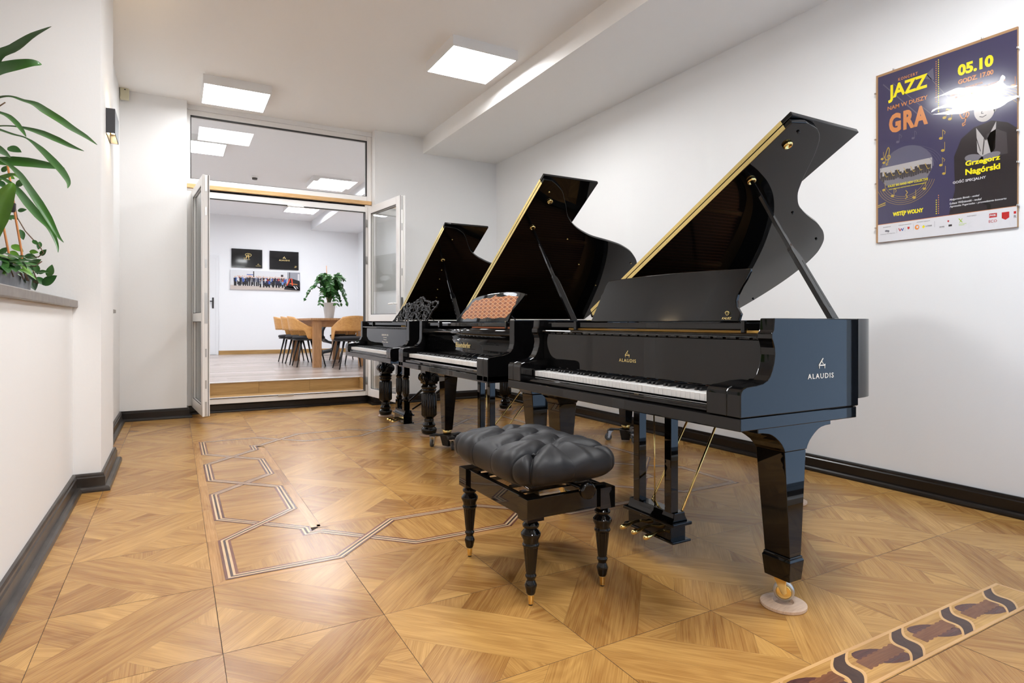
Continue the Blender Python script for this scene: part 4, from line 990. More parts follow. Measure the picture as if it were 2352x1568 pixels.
# ================================================================== BACK ROOM FURNITURE
tb=empty('dining_table',(2.255,10.46,.3),'light oak table in the back room with chairs around it','table')
q=MB(); q.box(-.465,.465,-1.04,1.04,.722,.757); q.build('tabletop',table_oak,tb,bevel=.003,autouv=(1,1))
for sx in (-1,1):
    for sy in (-1,1):
        q=MB(); cx,cy=sx*.355,sy*.93; q.box(cx-.06,cx+.06,cy-.06,cy+.06,0,.721); q.build('leg',table_oak,tb,bevel=.003,autouv=(2,1))
for sx in (-1,1):
    q=MB(); q.box(sx*.355-.012,sx*.355+.012,-.87,.87,.62,.721); q.build('apron',table_oak,tb,autouv=(1,1))
    q=MB(); q.box(-.295,.295,sx*.93-.012,sx*.93+.012,.62,.721); q.build('apron',table_oak,tb,autouv=(0,1))
def mk_chair():
    t=empty('dining_chair',(0,0,.3))
    q=MB(); NPS=46; r=.262; th=.012
    vs=[];rows=7; us=[]
    def bt(p):
        a=abs(p)*57.3
        top=.79-.02*(a/40)**2 if a<40 else (.77-.135*((a-40)/40)**.9 if a<80 else .635-.03*(a-80)/25)
        bot=.565 if a<66 else (.565-.13*min(1,(a-66)/9)**2 )
        return max(bot,.435),top
    for side in (0,1):
        for k in range(NPS+1):
            p=R(-100)+R(200)*k/NPS; b,tp=bt(p)
            for j in range(rows):
                z=b+(tp-b)*j/(rows-1); lean=(z-.45)*.16*max(0,math.cos(p)); rr=r+(th if side else 0)
                vs.append((-(rr)*math.cos(p)-lean,rr*math.sin(p)*1.02,z))
    M_=(NPS+1)*rows; fs=[]
    for k in range(NPS):
        for j in range(rows-1):
            a=k*rows+j; b=a+rows; fs+=[(a,a+1,b+1,b),(M_+a,M_+b,M_+b+1,M_+a+1)]
        a=k*rows; b=a+rows; fs+=[(a,b,M_+b,M_+a),(a+rows-1,M_+a+rows-1,M_+b+rows-1,b+rows-1)]
    for j in range(rows-1):
        fs+=[(j,M_+j,M_+j+1,j+1),(NPS*rows+j,NPS*rows+j+1,M_+NPS*rows+j+1,M_+NPS*rows+j)]
    q.raw(vs,fs,smooth=True); o=q.build('backrest',chair_oak,t,autouv=(1,.7))
    q=MB(); q.lathe([(.05,.405),(.235,.412),(.245,.430)],n=32); q.build('seat_shell',satin,t)
    q=MB(); q.lathe([(.20,.431),(.242,.438),(.250,.455),(.238,.472),(.15,.482),(.0,.480)],n=36); q.build('seat_cushion',mat('black_seat_fabric',(.012,.012,.016),.8),t)
    for sx in (-1,1):
        for sy in (-1,1):
            q=MB(); q.tube([(sx*.13,sy*.13,.41),(sx*.215,sy*.215,0)],[.016,.009],n=10); q.build('leg',satin,t)
    return t
ch0=mk_chair()
CH=[(1.845,9.89,0,'oak shell chair, nearest of the three on the left side of the back room table'),
(1.83,10.46,0,'oak shell chair, middle of the three on the left side of the back room table'),
(1.80,11.035,0,'oak shell chair, farthest of the three on the left side of the back room table'),
(2.305,9.10,90,'oak shell chair at the near end of the back room table, backrest towards the viewer'),
(2.66,10.22,180,'mostly hidden oak shell chair on the right side of the back room table, nearer one'),
(2.66,10.95,180,'mostly hidden oak shell chair on the right side of the back room table, farther one')]
for i,(x,y,a,l) in enumerate(CH):
    c=ch0 if i==0 else copy_tree(ch0); c.location=(x,y,.3); c.rotation_euler=(0,0,R(a)); tag(c,l,'chair','oak shell chairs around the back room table')
# black curved cantilever chair by the far wall
q=MB(); prf=[(2.90,.955),(2.80,.930),(2.73,.885),(2.695,.81),(2.69,.73),(2.72,.66),(2.79,.610),(2.90,.585),(2.98,.555),(3.02,.50),(3.00,.43),(2.93,.385),(2.82,.365),(2.70,.345),(2.66,.305)]
vs=[];n=len(prf); th=.045
for yy in (12.80,13.25):
    for k,(a,b) in enumerate(prf):
        p=prf[max(k-1,0)]; r_=prf[min(k+1,n-1)]; dx,dz=r_[0]-p[0],r_[1]-p[1]; l=math.hypot(dx,dz); vs.append((a,yy,b)); vs.append((a+dz/l*th,yy,b-dx/l*th))
fs=[]
for k in range(n-1):
    a=2*k; o=2*n; fs+=[(a,a+2,o+a+2,o+a),(a+1,o+a+1,o+a+3,a+3),(a,a+1,a+3,a+2),(o+a,o+a+2,o+a+3,o+a+1)]
fs+=[(0,2*n,2*n+1,1),(2*n-2,2*n-1,4*n-1,4*n-2)]
q.raw(vs,fs,smooth=False); o=q.build('cantilever_chair',mat('black_satin_plastic',(.008,.008,.009),.55,spec=.3),bevel=.006); tag(o,'black curved plastic chair behind the back room table by the far wall','chair')

# ---- foliage helpers
leaf_dark=mat('dark_green_leaf',(.020,.085,.022),.32,spec=.5,var=(14,(.05,.16,.03),(1,1,1)))
leaf_long=mat('long_leaf_green',(.035,.125,.016),.33,spec=.5,var=(6,(.085,.165,.075),(1,1,1)))
leaf_bright=mat('bright_green_leaf',(.13,.30,.03),.35,var=(10,(.08,.22,.02),(1,1,1)))
stem_m=mat('green_stem',(.10,.13,.05),.5); twig_m=mat('brown_twig',(.16,.10,.06),.6); cane_m=mat('orange_bamboo_cane',srgb(198,128,70),.5)
def blade(mb,path,ws,up=Vector((0,0,1)),fold=.25,mi=0,face=None):
    P=[Vector(p) for p in path]
    # smooth by Catmull-Rom
    S=[];WS=[];n=len(P)
    for i in range(n-1):
        p0=P[max(i-1,0)];p1=P[i];p2=P[i+1];p3=P[min(i+2,n-1)]
        for k in range(4):
            t=k/4; S.append(.5*((2*p1)+(p2-p0)*t+(2*p0-5*p1+4*p2-p3)*t*t+(3*p1-p0-3*p2+p3)*t**3)); WS.append(ws[i]*(1-t)+ws[i+1]*t)
    S.append(P[-1]);WS.append(ws[-1]); vs=[];N=len(S)
    for i,p in enumerate(S):
        d=(S[min(i+1,N-1)]-S[max(i-1,0)]).normalized(); f=(face or up)
        sd=d.cross(f); 
        if sd.length<1e-3: sd=d.cross(Vector((1,0,0)))
        sd.normalize(); nn=sd.cross(d).normalized(); w=WS[i]/2
        for a,b in ((-1,fold),(-.5,fold*.3),(0,0),(.5,fold*.3),(1,fold)): vs.append(p+sd*w*a+nn*w*b)
    fs=[(i*5+j,i*5+j+1,(i+1)*5+j+1,(i+1)*5+j) for i in range(N-1) for j in range(4)]
    mb.raw(vs,fs,mi,True)
def oval(mb,c,d,nrm,L,w,mi=0,droop=.15):
    c=Vector(c); d=Vector(d).normalized(); nrm=Vector(nrm).normalized(); vs=[];K=8
    s=d.cross(nrm).normalized(); nn=s.cross(d).normalized()
    for k in range(K+1):
        t=k/K; ww=w/2*math.sin(PI*min(1,t**.8))**.8 if 0<t<1 else .0006
        p=c+d*L*t-nn*droop*L*t*t
        for a,b in ((-1,.18),(-.5,.05),(0,0),(.5,.05),(1,.18)): vs.append(p+s*ww*a+nn*ww*b)
    mb.raw(vs,[(i*5+j,i*5+j+1,(i+1)*5+j+1,(i+1)*5+j) for i in range(K) for j in range(4)],mi,True)
# ---- zamioculcas on the table
zz=empty('potted_plant',(2.165,9.90,1.057),'bushy dark green plant in a white ribbed pot on the back room table','plant')
q=MB(); pr=[(.066,0),(.068,.004)]
for k in range(26): z=.01+.235*k/25; pr.append((.069+.034*z/.25+(.0016 if k%2 else -.0008),z))
pr+=[(.104,.250),(.099,.252),(.094,.235),(.0,.232)]
q.lathe(pr,n=40); q.build('pot',mat('white_ribbed_ceramic',(.62,.64,.66),.35),zz)
q=MB(); sq=MB(); rr=random.Random(21)
def zstem(ang,reach,h,drop,nl,br=0,sz=.052):
    d=Vector((math.cos(ang),math.sin(ang),0)); pts=[]
    for k in range(15):
        t=k/14; r_=.02+reach*(t**1.5); z=.24+h*math.sin(min(1,t*1.02)*PI/2)-drop*max(0,t-.55)**2*4
        pts.append(d*r_+Vector((0,0,z)))
    sq.tube([tuple(p) for p in pts],[.006*(1-.7*k/14) for k in range(15)],n=6)
    nl=int(nl*1.45)
    for k in range(nl):
        t=.22+.78*k/nl; i=min(13,int(t*14)); f=t*14-i; p=pts[i].lerp(pts[i+1],f); dd=(pts[i+1]-pts[i]).normalized()
        for sg in (-1,1):
            sd=dd.cross(Vector((0,0,1))).normalized()*sg
            if abs(dd.z)>.9: sd=Vector((-d.y,d.x,0))*sg
            dr=(sd*1.0+dd*.65+Vector((0,0,rr.uniform(-.35,.25)))).normalized()
            oval(q,p,dr,(rr.uniform(-.4,.4),rr.uniform(-1.4,-.4),.8),sz*1.35*rr.uniform(.85,1.15),sz*.80,br)
for a,re,h,dr,nl,b in ((2.9,.40,.36,.55,13,0),(3.3,.27,.42,.30,12,0),(3.9,.24,.30,.62,12,0),(2.3,.22,.50,.20,13,0),(4.6,.20,.42,.40,12,0),(5.0,.24,.26,.55,11,0),(.2,.27,.40,.45,13,0),(-.2,.29,.30,.58,13,0),(-.6,.25,.42,.52,13,0),(.7,.25,.52,.12,12,1),(1.6,.10,.52,.12,12,0),(1.1,.22,.46,.15,11,1),(5.5,.20,.50,.25,12,0),(.05,.24,.50,.16,12,0),(3.5,.10,.52,.10,12,0),(4.2,.13,.52,.2,12,0),(6.0,.16,.48,.35,12,0),(2.0,.16,.48,.3,12,0),(-.4,.20,.24,.50,10,0),(5.9,.30,.36,.66,12,0),(.45,.20,.54,.1,12,0),(2.6,.18,.52,.2,12,0)):
    zstem(a,re*.92,h*.96,dr*.72,nl,b,.056)
q.build('foliage',[leaf_dark,leaf_bright],zz,recalc=False); sq.build('stems',stem_m,zz)
q=MB(); q.tube([(-.03,.0,.24),(-.045,-.01,.845)],.005,n=6); q.build('support_stick',cane_m,zz)

# ---- plants on the parapet
pl=empty('potted_plant',(-.70,3.36,1.119),'trailing waxy plant in a grey planter on the left sill','plant')
q=MB(); q.prism([(-.085,0),(.085,0),(.098,.115),(.092,.118),(.088,.095),(-.088,.095),(-.092,.118),(-.098,.115)],-.33,.32,'y'); q.build('pot',mat('grey_planter',srgb(140,144,150),.5,var=(12,srgb(122,126,132),(1,1,1))),pl,bevel=.008)
q=MB(); q.box(-.087,.087,-.325,.315,.085,.100); q.build('soil',mat('potting_soil',(.03,.02,.012),.9,bump=(200,1)),pl)
DRAC=[([(-0.791,3.447,1.987),(-0.727,3.383,2.063),(-0.655,3.315,2.126),(-0.591,3.252,2.152),(-0.523,3.186,2.191),(-0.45,3.118,2.221)],[0.019,0.0494,0.0551,0.0456,0.0285,0.0019]),
([(-0.767,3.433,2.058),(-0.705,3.417,2.089),(-0.676,3.42,2.106),(-0.612,3.404,2.13),(-0.565,3.396,2.147),(-0.538,3.4,2.154),(-0.529,3.414,2.16)],[0.0266,0.057,0.0589,0.0513,0.038,0.0228,0.0019]),
([(-0.761,3.406,1.914),(-0.697,3.343,1.937),(-0.642,3.285,1.945),(-0.599,3.233,1.938),(-0.555,3.181,1.914),(-0.506,3.126,1.889),(-0.462,3.074,1.85),(-0.409,3.017,1.807),(-0.362,2.963,1.765),(-0.313,2.908,1.727),(-0.268,2.855,1.687)],[0.0188,0.0226,0.0188,0.0132,0.017,0.0301,0.0377,0.0358,0.0301,0.0207,0.0019]),
([(-0.706,3.353,1.907),(-0.653,3.305,1.884),(-0.617,3.266,1.862),(-0.584,3.229,1.827),(-0.558,3.197,1.789),(-0.542,3.169,1.762)],[0.015,0.015,0.0224,0.0224,0.015,0.0019]),
([(-0.728,3.388,1.829),(-0.657,3.324,1.832),(-0.595,3.264,1.823),(-0.542,3.21,1.805),(-0.489,3.156,1.78),(-0.43,3.098,1.746),(-0.372,3.041,1.711),(-0.325,2.99,1.688)],[0.0151,0.0094,0.0094,0.0207,0.032,0.032,0.0207,0.0019]),
([(-0.728,3.388,1.848),(-0.656,3.323,1.815),(-0.602,3.267,1.789),(-0.546,3.21,1.765),(-0.493,3.155,1.715),(-0.445,3.102,1.658),(-0.41,3.057,1.613),(-0.386,3.018,1.573),(-0.376,2.987,1.547),(-0.376,2.962,1.526)],[0.0113,0.0132,0.0113,0.0075,0.0245,0.032,0.0301,0.0226,0.0132,0.0019]),
([(-0.762,3.476,1.714),(-0.681,3.446,1.706),(-0.633,3.434,1.707),(-0.577,3.418,1.705),(-0.519,3.401,1.699),(-0.47,3.389,1.694),(-0.441,3.388,1.694)],[0.0231,0.0405,0.0482,0.0482,0.0386,0.0231,0.0019]),
([(-0.706,3.353,1.729),(-0.653,3.303,1.685),(-0.613,3.26,1.655),(-0.572,3.216,1.61),(-0.531,3.173,1.545),(-0.493,3.131,1.482),(-0.458,3.092,1.421),(-0.431,3.056,1.368),(-0.411,3.025,1.333),(-0.393,2.994,1.312)],[0.0093,0.0112,0.015,0.0243,0.028,0.0318,0.028,0.0187,0.0112,0.0019]),
([(-0.728,3.388,1.641),(-0.658,3.328,1.612),(-0.617,3.285,1.585),(-0.581,3.245,1.544),(-0.54,3.201,1.486),(-0.497,3.157,1.431),(-0.458,3.115,1.385),(-0.436,3.082,1.342),(-0.421,3.053,1.302),(-0.416,3.03,1.274)],[0.0094,0.0132,0.017,0.0283,0.0339,0.032,0.0226,0.017,0.0094,0.0019]),
([(-0.722,3.499,1.607),(-0.685,3.467,1.632),(-0.645,3.433,1.643),(-0.621,3.408,1.643),(-0.603,3.387,1.627)],[0.0196,0.0235,0.0254,0.0176,0.002]),
([(-0.684,3.249,1.317),(-0.652,3.242,1.427),(-0.629,3.241,1.502),(-0.606,3.239,1.555),(-0.599,3.247,1.58)],[0.0543,0.0797,0.0725,0.0399,0.0036]),
([(-0.745,3.466,1.781),(-0.689,3.412,1.756),(-0.654,3.37,1.727),(-0.623,3.329,1.703)],[0.0231,0.0386,0.0308,0.0039]),
([(-0.761,3.406,2.159),(-0.787,3.459,2.288),(-0.78,3.494,2.401),(-0.756,3.518,2.497)],[0.0226,0.049,0.0377,0.0019]),
([(-0.81,3.434,1.97),(-0.897,3.445,2.014),(-0.981,3.454,1.982),(-1.032,3.444,1.897)],[0.0226,0.049,0.0377,0.0019]),
([(-0.81,3.434,1.82),(-0.881,3.436,1.753),(-0.933,3.427,1.633),(-0.937,3.391,1.516)],[0.0226,0.049,0.0377,0.0019]),
]
HOYA=[((-0.688,3.788,1.289),0.023,2.2,1),((-0.699,3.836,1.232),0.024,1.5,1),((-0.623,3.77,1.267),0.025,1.6,0),((-0.626,3.804,1.193),0.032,1.2,0),((-0.59,3.787,1.199),0.023,0.6,0),((-0.541,3.682,1.197),0.029,-0.6,0),((-0.535,3.672,1.243),0.023,-1.2,0),((-0.656,3.738,1.421),0.019,1.2,0),((-0.641,3.65,1.527),0.014,-0.2,0),((-0.699,3.679,1.491),0.017,0.5,0),((-0.697,3.783,1.507),0.019,0.3,0),((-0.589,3.65,1.375),0.013,0.7,0),((-0.602,3.822,1.379),0.015,1.8,0),((-0.575,3.758,1.34),0.016,-0.8,0),((-0.68,3.724,1.827),0.027,0.35,0),((-0.604,3.729,1.283),0.027,-0.6,0),((-0.753,3.879,1.35),0.018,-0.7,0),((-0.74,3.904,1.308),0.016,-0.5,0),((-0.703,3.836,1.335),0.018,0.4,1),((-0.695,3.861,1.365),0.024,0.5,1),((-0.635,3.818,1.321),0.022,0.2,0),((-0.593,3.711,1.251),0.018,1.4,0),((-0.651,3.839,1.221),0.022,1.5,1),((-0.67,3.827,1.304),0.021,0.1,0),((-0.706,3.692,1.538),0.02,-1.2,0),((-0.716,3.66,1.641),0.02,0.8,0),((-0.709,3.772,1.706),0.018,0.4,1),((-0.651,3.685,1.664),0.02,-0.7,0),((-0.725,3.76,1.738),0.015,-0.8,0),((-0.771,3.923,1.319),0.016,0.3,0),((-0.784,3.908,1.285),0.023,1.2,0),((-0.805,3.948,1.33),0.021,0.5,0),((-0.77,3.856,1.249),0.021,2,1),((-0.748,3.899,1.286),0.016,1,0),((-0.579,3.755,1.242),0.015,-0.3,0),((-0.628,3.85,1.349),0.016,0.1,1),]

STAKE1 = [(-0.689, 3.664, 1.302), (-0.721, 3.682, 1.488), (-0.754, 3.701, 1.695), (-0.768, 3.709, 1.841)]
STAKE2 = [(-0.647, 3.687, 1.327), (-0.673, 3.701, 1.495), (-0.687, 3.709, 1.611), (-0.706, 3.719, 1.747)]
STAKE3 = [(-0.671, 3.471, 1.75), (-0.684, 3.478, 1.803), (-0.705, 3.49, 1.891)]
VINE1 = [(-0.692, 3.735, 1.626), (-0.681, 3.729, 1.562), (-0.67, 3.722, 1.499), (-0.637, 3.704, 1.435), (-0.6, 3.683, 1.389), (-0.578, 3.671, 1.365), (-0.559, 3.66, 1.329), (-0.581, 3.673, 1.308), (-0.633, 3.702, 1.308)]
VINE2 = [(-0.566, 3.664, 1.287), (-0.596, 3.681, 1.262), (-0.629, 3.7, 1.274), (-0.67, 3.722, 1.298), (-0.716, 3.748, 1.287), (-0.762, 3.774, 1.287)]
VINE3 = [(-0.684, 3.707, 1.583), (-0.711, 3.722, 1.59), (-0.729, 3.733, 1.558), (-0.733, 3.735, 1.495)]
TWIG = [(-0.722, 3.499, 1.949), (-0.688, 3.48, 1.963), (-0.667, 3.469, 1.979)]
O=Vector((-.70,3.36,1.119)); CD=Vector((.28,-.95,.1))
rl=lambda P:[(p[0]-O.x,p[1]-O.y,p[2]-O.z) for p in P]
q=MB(); rr=random.Random(8)
for (p,s,an,br) in HOYA:
    p=Vector(p)-O; rt=Vector((.872,-.489,0)); d=(rt*math.cos(an)-Vector((0,0,1))*math.sin(an)).normalized()
    s*=2.5; oval(q,p-d*s*.55,d+CD*rr.uniform(-.15,.25),CD+Vector((rr.uniform(-.25,.25),0,rr.uniform(.0,.4))),s*1.1,s*.60,br,.10)
for k in range(46):     # creeping mat over the rim of the planter
    y=rr.uniform(-.32,.31); x=rr.choice((rr.uniform(-.09,.11),rr.uniform(.05,.12))); z=rr.uniform(.09,.155)
    a=rr.uniform(-1.2,1.2); d=Vector((math.cos(a),math.sin(a),rr.uniform(-.9,.3)))
    oval(q,(x,y,z),d,(rr.uniform(-.3,.6),rr.uniform(-.7,.1),1),rr.uniform(.06,.095),rr.uniform(.034,.052),1 if k%6==0 else 0,.2)
q.build('foliage',[leaf_dark,leaf_bright],pl,recalc=False)
for V_ in (VINE1,VINE2,VINE3,TWIG):
    q=MB(); q.tube(rl(V_),.0028,n=6); q.build('vine_stem',twig_m,pl)
for k in range(7):
    q=MB(); y=rr.uniform(-.28,.24); q.tube([(-.02,y,.101),(.05,y+.04,.14),(.10,y+.08,.12),(.115,y+.10,.06)],.0028,n=6); q.build('vine_stem',twig_m,pl)
for S_ in (STAKE1,STAKE2):
    S2=rl(S_); S2=[(S2[0][0],S2[0][1],.09)]+S2; q=MB(); q.tube(S2,.0048,n=8); q.build('cane',cane_m,pl)
q=MB(); c=Vector((-.684,3.707,1.544))-O; q.box(c.x-.011,c.x+.011,c.y-.011,c.y+.011,c.z-.022,c.z+.022); q.build('plant_clip',gasket,pl,bevel=.003)
dr=empty('potted_plant',(-.70,2.82,1.119),'tall plant with long arching green leaves entering from the left edge','plant')
q=MB(); q.lathe([(.075,0),(.080,.004),(.100,.15),(.104,.152),(.098,.154),(.094,.13),(0,.128)],n=32); q.build('pot',MATS['grey_planter'],dr)
q=MB(); q.tube([(0,0,.12),(.01,.10,.35),(.0,.25,.62),(-.01,.33,.80),(-.02,.36,.95)],[.014,.013,.012,.011,.009],n=10); q.tube(rl([( -.66+0,3.50,1.70),(-.68,3.47,1.83),(-.70,3.45,1.92)]) ,.006,n=8); q.build('trunk',twig_m,dr)
OD=Vector((-.70,2.82,1.119))
for p,w in DRAC:
    q=MB(); P=[tuple(Vector(v)-OD) for v in p]
    blade(q,P,[max(x,.001) for x in w],fold=.35,face=Vector((.25,-.93,.28)))
    q.build('leaf',leaf_bright if len(w)==5 and w[0] in (.0543,.0196) else leaf_long,dr,recalc=False)

# ================================================================== POSTER ON THE RIGHT WALL
po=empty('poster',(3.75,1.762,1.986),'large framed jazz concert poster on the right wall','poster')
q=MB(); q.box(-.012,-.001,-.353,.355,-.510,.510); q.build('backing_board',mat('raw_hardboard',srgb(170,130,88),.7),po)
def pm(name,c,r=.12): return mat(name,c,r)
navy=pm('print_navy',srgb(62,58,88)); yel=pm('print_yellow',srgb(240,224,30)); org=pm('print_orange',srgb(206,134,82)); gld=pm('print_gold',srgb(190,160,70)); wht=pm('print_white',srgb(222,220,222)); dk=pm('print_dark',srgb(44,38,40)); 
g1=pm('print_grey_light',srgb(176,170,168)); g2=pm('print_grey_mid',srgb(120,116,122)); g3=pm('print_grey_dark',srgb(66,60,62)); redp=pm('print_red',srgb(190,40,40)); nv2=pm('print_slate',srgb(96,94,112))
YC,ZC=1.762,1.986
def LY(y): return y-YC
def LZ(z): return z-ZC
lay=[0]
PP=Print()
def flat(name,polys,m,layer,par=None):
    x=-.0126-layer*.00025
    for p in polys:
        if min(a for a,b in p)<1.4105 or max(a for a,b in p)>2.1055: p=[(min(2.105,max(1.411,a)),b) for a,b in p]
        if max(a for a,b in p)-min(a for a,b in p)<1e-5: continue
        PP.add([(x,LY(a),LZ(b)) for a,b in p],[range(len(p))],m)
def rect(y0,y1,z0,z1): return [(y0,z0),(y1,z0),(y1,z1),(y0,z1)]
def disc(cy,cz,ry,rz,n=20,rot=0): return [(cy+ry*math.cos(t)*math.cos(rot)-rz*math.sin(t)*math.sin(rot),cz+ry*math.cos(t)*math.sin(rot)+rz*math.sin(t)*math.cos(rot)) for t in [2*PI*k/n for k in range(n)]]
def stroke(P,w):
    out=[]
    for a,b in zip(P,P[1:]):
        d=(b[0]-a[0],b[1]-a[1]); l=math.hypot(*d) or 1; nx,ny=-d[1]/l*w/2,d[0]/l*w/2
        out.append([(a[0]-nx,a[1]-ny),(b[0]-nx,b[1]-ny),(b[0]+nx,b[1]+ny),(a[0]+nx,a[1]+ny)])
    return out
sheet=flat('print',[rect(1.411,2.105,1.477,2.482)],navy,0)
flat('print_footer',[rect(1.411,2.105,1.477,1.582)],wht,1,sheet); flat('print_line',[rect(1.411,2.105,1.582,1.585)],org,2,sheet)
def ptext(s,y0,y1,z,h,m,layer=4,off=.02,shear=0,sp=1.0,rot=0,par=None):
    o=text_mesh('print_text',s,m,width=abs(y0-y1),height=h,off=off,ext=.00012,parent=par or po,loc=(-.0126-layer*.00025,LY((y0+y1)/2),LZ(z)),rot=(R(90)+0,rot,R(-90)),shear=shear,space=sp); PP.absorb(o)
ptext('KONCERT',1.987,1.880,2.420,.017,org,sp=1.3); ptext('JAZZ',2.045,1.828,2.305,.105,yel,off=.035); ptext('NAM W DUSZY',2.048,1.828,2.262,.024,org,off=.02)
ptext('GRA',2.040,1.826,2.120,.115,org,off=.05,sp=1.2)
ptext('05.10',1.677,1.512,2.335,.062,yel,off=.05); ptext('GODZ. 17.00',1.675,1.512,2.290,.026,org,off=.04)
ptext('SALA KONCERTOWA',1.640,1.560,2.257,.011,org,off=.01); ptext('ZESPOŁU PAŃSTWOWYCH SZKÓŁ MUZYCZNYCH',1.715,1.462,2.238,.011,org,off=.01); ptext('IM. HENRYKA MELCERA W KALISZU',1.690,1.500,2.219,.011,org,off=.01)
ptext('Grzegorz',1.640,1.482,1.828,.036,yel,off=.035,layer=9); ptext('Nagórski',1.640,1.482,1.778,.042,yel,off=.035,layer=9); ptext('GOŚĆ SPECJALNY',1.700,1.545,1.748,.022,wht,off=.02,layer=9,rot=0)
ptext('Małgorzata Biniek - wokal',1.716,1.575,1.660,.013,wht,off=.015,shear=.2,layer=9); ptext('Łukasz Wiśniewski - wokal',1.716,1.565,1.641,.013,wht,off=.015,shear=.2,layer=9); ptext('Agnieszka Pogorzelec - prowadzenie koncertu',1.716,1.455,1.622,.013,wht,off=.015,shear=.2,layer=9)
ptext('WSTĘP WOLNY',2.018,1.850,1.616,.032,yel,off=.05)
ptext('KALISZ BIG BAND NEW COLLECTIVE',2.045,1.825,1.800,.014,yel,off=.015,layer=9); ptext('POD DYREKCJĄ KRZYSZTOFA KWIATKOWSKIEGO',2.040,1.835,1.782,.008,yel,off=.01,layer=9)
# dotted columns
dots=lambda y,z0,z1:[rect(y-.0022,y+.0022,z0+k*.0125,z0+k*.0125+.006) for k in range(int((z1-z0)/.0125))]
flat('print_dots',dots(1.772,2.16,2.475)+dots(1.783,1.60,1.70),yel,3); flat('print_dots',dots(1.784,2.23,2.47)+dots(1.772,1.60,1.72),org,3)
# band photo: half dome, wall, floor and players
arc=[(1.945+.150*math.cos(t),1.875+.150*math.sin(t)) for t in [PI*k/24 for k in range(25)]]
flat('print_photo',[arc],nv2,1); flat('print_photo',[rect(1.805,2.093,1.865,1.925)],g1,2)
flat('print_photo',[[(2.093,1.865),(1.805,1.865),(1.83,1.815),(1.95,1.80),(2.06,1.815)]],g2,2)
rp=random.Random(2); fig=[];hd=[]
for k in range(23):
    y=2.085-k*.0122; z=1.840+rp.uniform(-.006,.01); h=rp.uniform(.050,.068)
    fig.append([(y-.005,z),(y+.005,z),(y+.007,z+h*.75),(y-.007,z+h*.75)]); hd.append(disc(y,z+h*.84,.0042,.006,10))
flat('print_players',fig,g3,4); flat('print_players',hd,g1,5)
flat('print_players',[x for k in range(7) for x in stroke([(2.07-k*.038,1.90),(2.055-k*.038,1.865),(2.045-k*.038,1.868)],.003)],gld,6)
# staves and notes
def staff(cy,cz,r0,a0,a1,m,n=5,sp=.012,sq=1):
    S_=[]
    for i in range(n):
        r_=r0+i*sp; S_+=stroke([(cy-r_*math.cos(R(a0+(a1-a0)*k/30)),cz+sq*r_*math.sin(R(a0+(a1-a0)*k/30))) for k in range(31)],.0013)
    flat('print_staff',S_,m,3)
staff(1.95,1.86,.155,15,168,nv2,sq=.78); staff(1.95,1.84,.115,200,345,gld,sq=.95); 
staff(1.555,2.00,.180,-40,75,gld); staff(1.555,2.00,.19,75,130,org,n=4)
def note(y,z,s,m,fl=0,ang=.3):
    flat('print_note',[disc(y,z,.010*s,.0075*s,14,ang)]+stroke([(y-.009*s,z),(y-.009*s,z+.045*s)],.0022*s)+(stroke([(y-.009*s,z+.045*s),(y-.022*s,z+.030*s),(y-.018*s,z+.018*s)],.0025*s) if fl else []),m,5)
for a in ((1.510,2.195,1,org,0),(1.428,2.20,1,org,0),(1.715,2.115,1.0,gld,0),(1.742,2.13,1,gld,0),(1.76,2.02,1,gld,1),(1.75,1.95,1,gld,0),(2.08,1.98,.9,gld,0),(2.07,1.955,.9,gld,0),(2.02,1.745,1,gld,1),(1.90,1.715,1,gld,0),(1.845,1.755,.9,gld,0),(2.07,1.79,.9,gld,0),(1.99,2.06,1,nv2,1),(1.905,2.06,.9,nv2,1),(1.76,1.87,.9,gld,1),(1.745,1.82,.9,gld,0)): note(*a)
flat('print_beam',stroke([(1.706,2.160),(1.733,2.175)],.008)+stroke([(2.105,1.700),(2.06,1.712)],.006)+stroke([(2.105,1.690),(2.06,1.70)],.005),gld,5)
def clef(y,z,s,m,layer=5):
    P=[(y,z-.045*s),(y+.010*s,z-.052*s),(y+.012*s,z-.040*s),(y+.002*s,z-.038*s),(y-.004*s,z),(y-.008*s,z+.045*s),(y-.002*s,z+.060*s),(y+.005*s,z+.050*s),(y+.014*s,z+.022*s),(y+.022*s,z+.002*s),(y+.012*s,z-.018*s),(y-.006*s,z-.018*s),(y-.015*s,z-.004*s),(y-.008*s,z+.010*s),(y+.004*s,z+.008*s),(y+.007*s,z-.004*s)]
    flat('print_clef',stroke(P,.0045*s),m,layer)
clef(2.045,1.985,.95,gld); clef(1.640,2.120,1.2,org); flat('print_rest',stroke([(1.945,1.765),(1.935,1.75),(1.945,1.738),(1.936,1.724),(1.948,1.715)],.004),gld,5)
# faint trombone
flat('print_trombone',stroke([(2.075,2.43),(1.83,2.13)],.006)+stroke([(2.02,2.42),(1.80,2.16)],.004)+[[(1.86,2.39),(1.80,2.43),(1.795,2.36)]]+stroke([(1.83,2.40),(1.70,2.20)],.004),nv2,1)
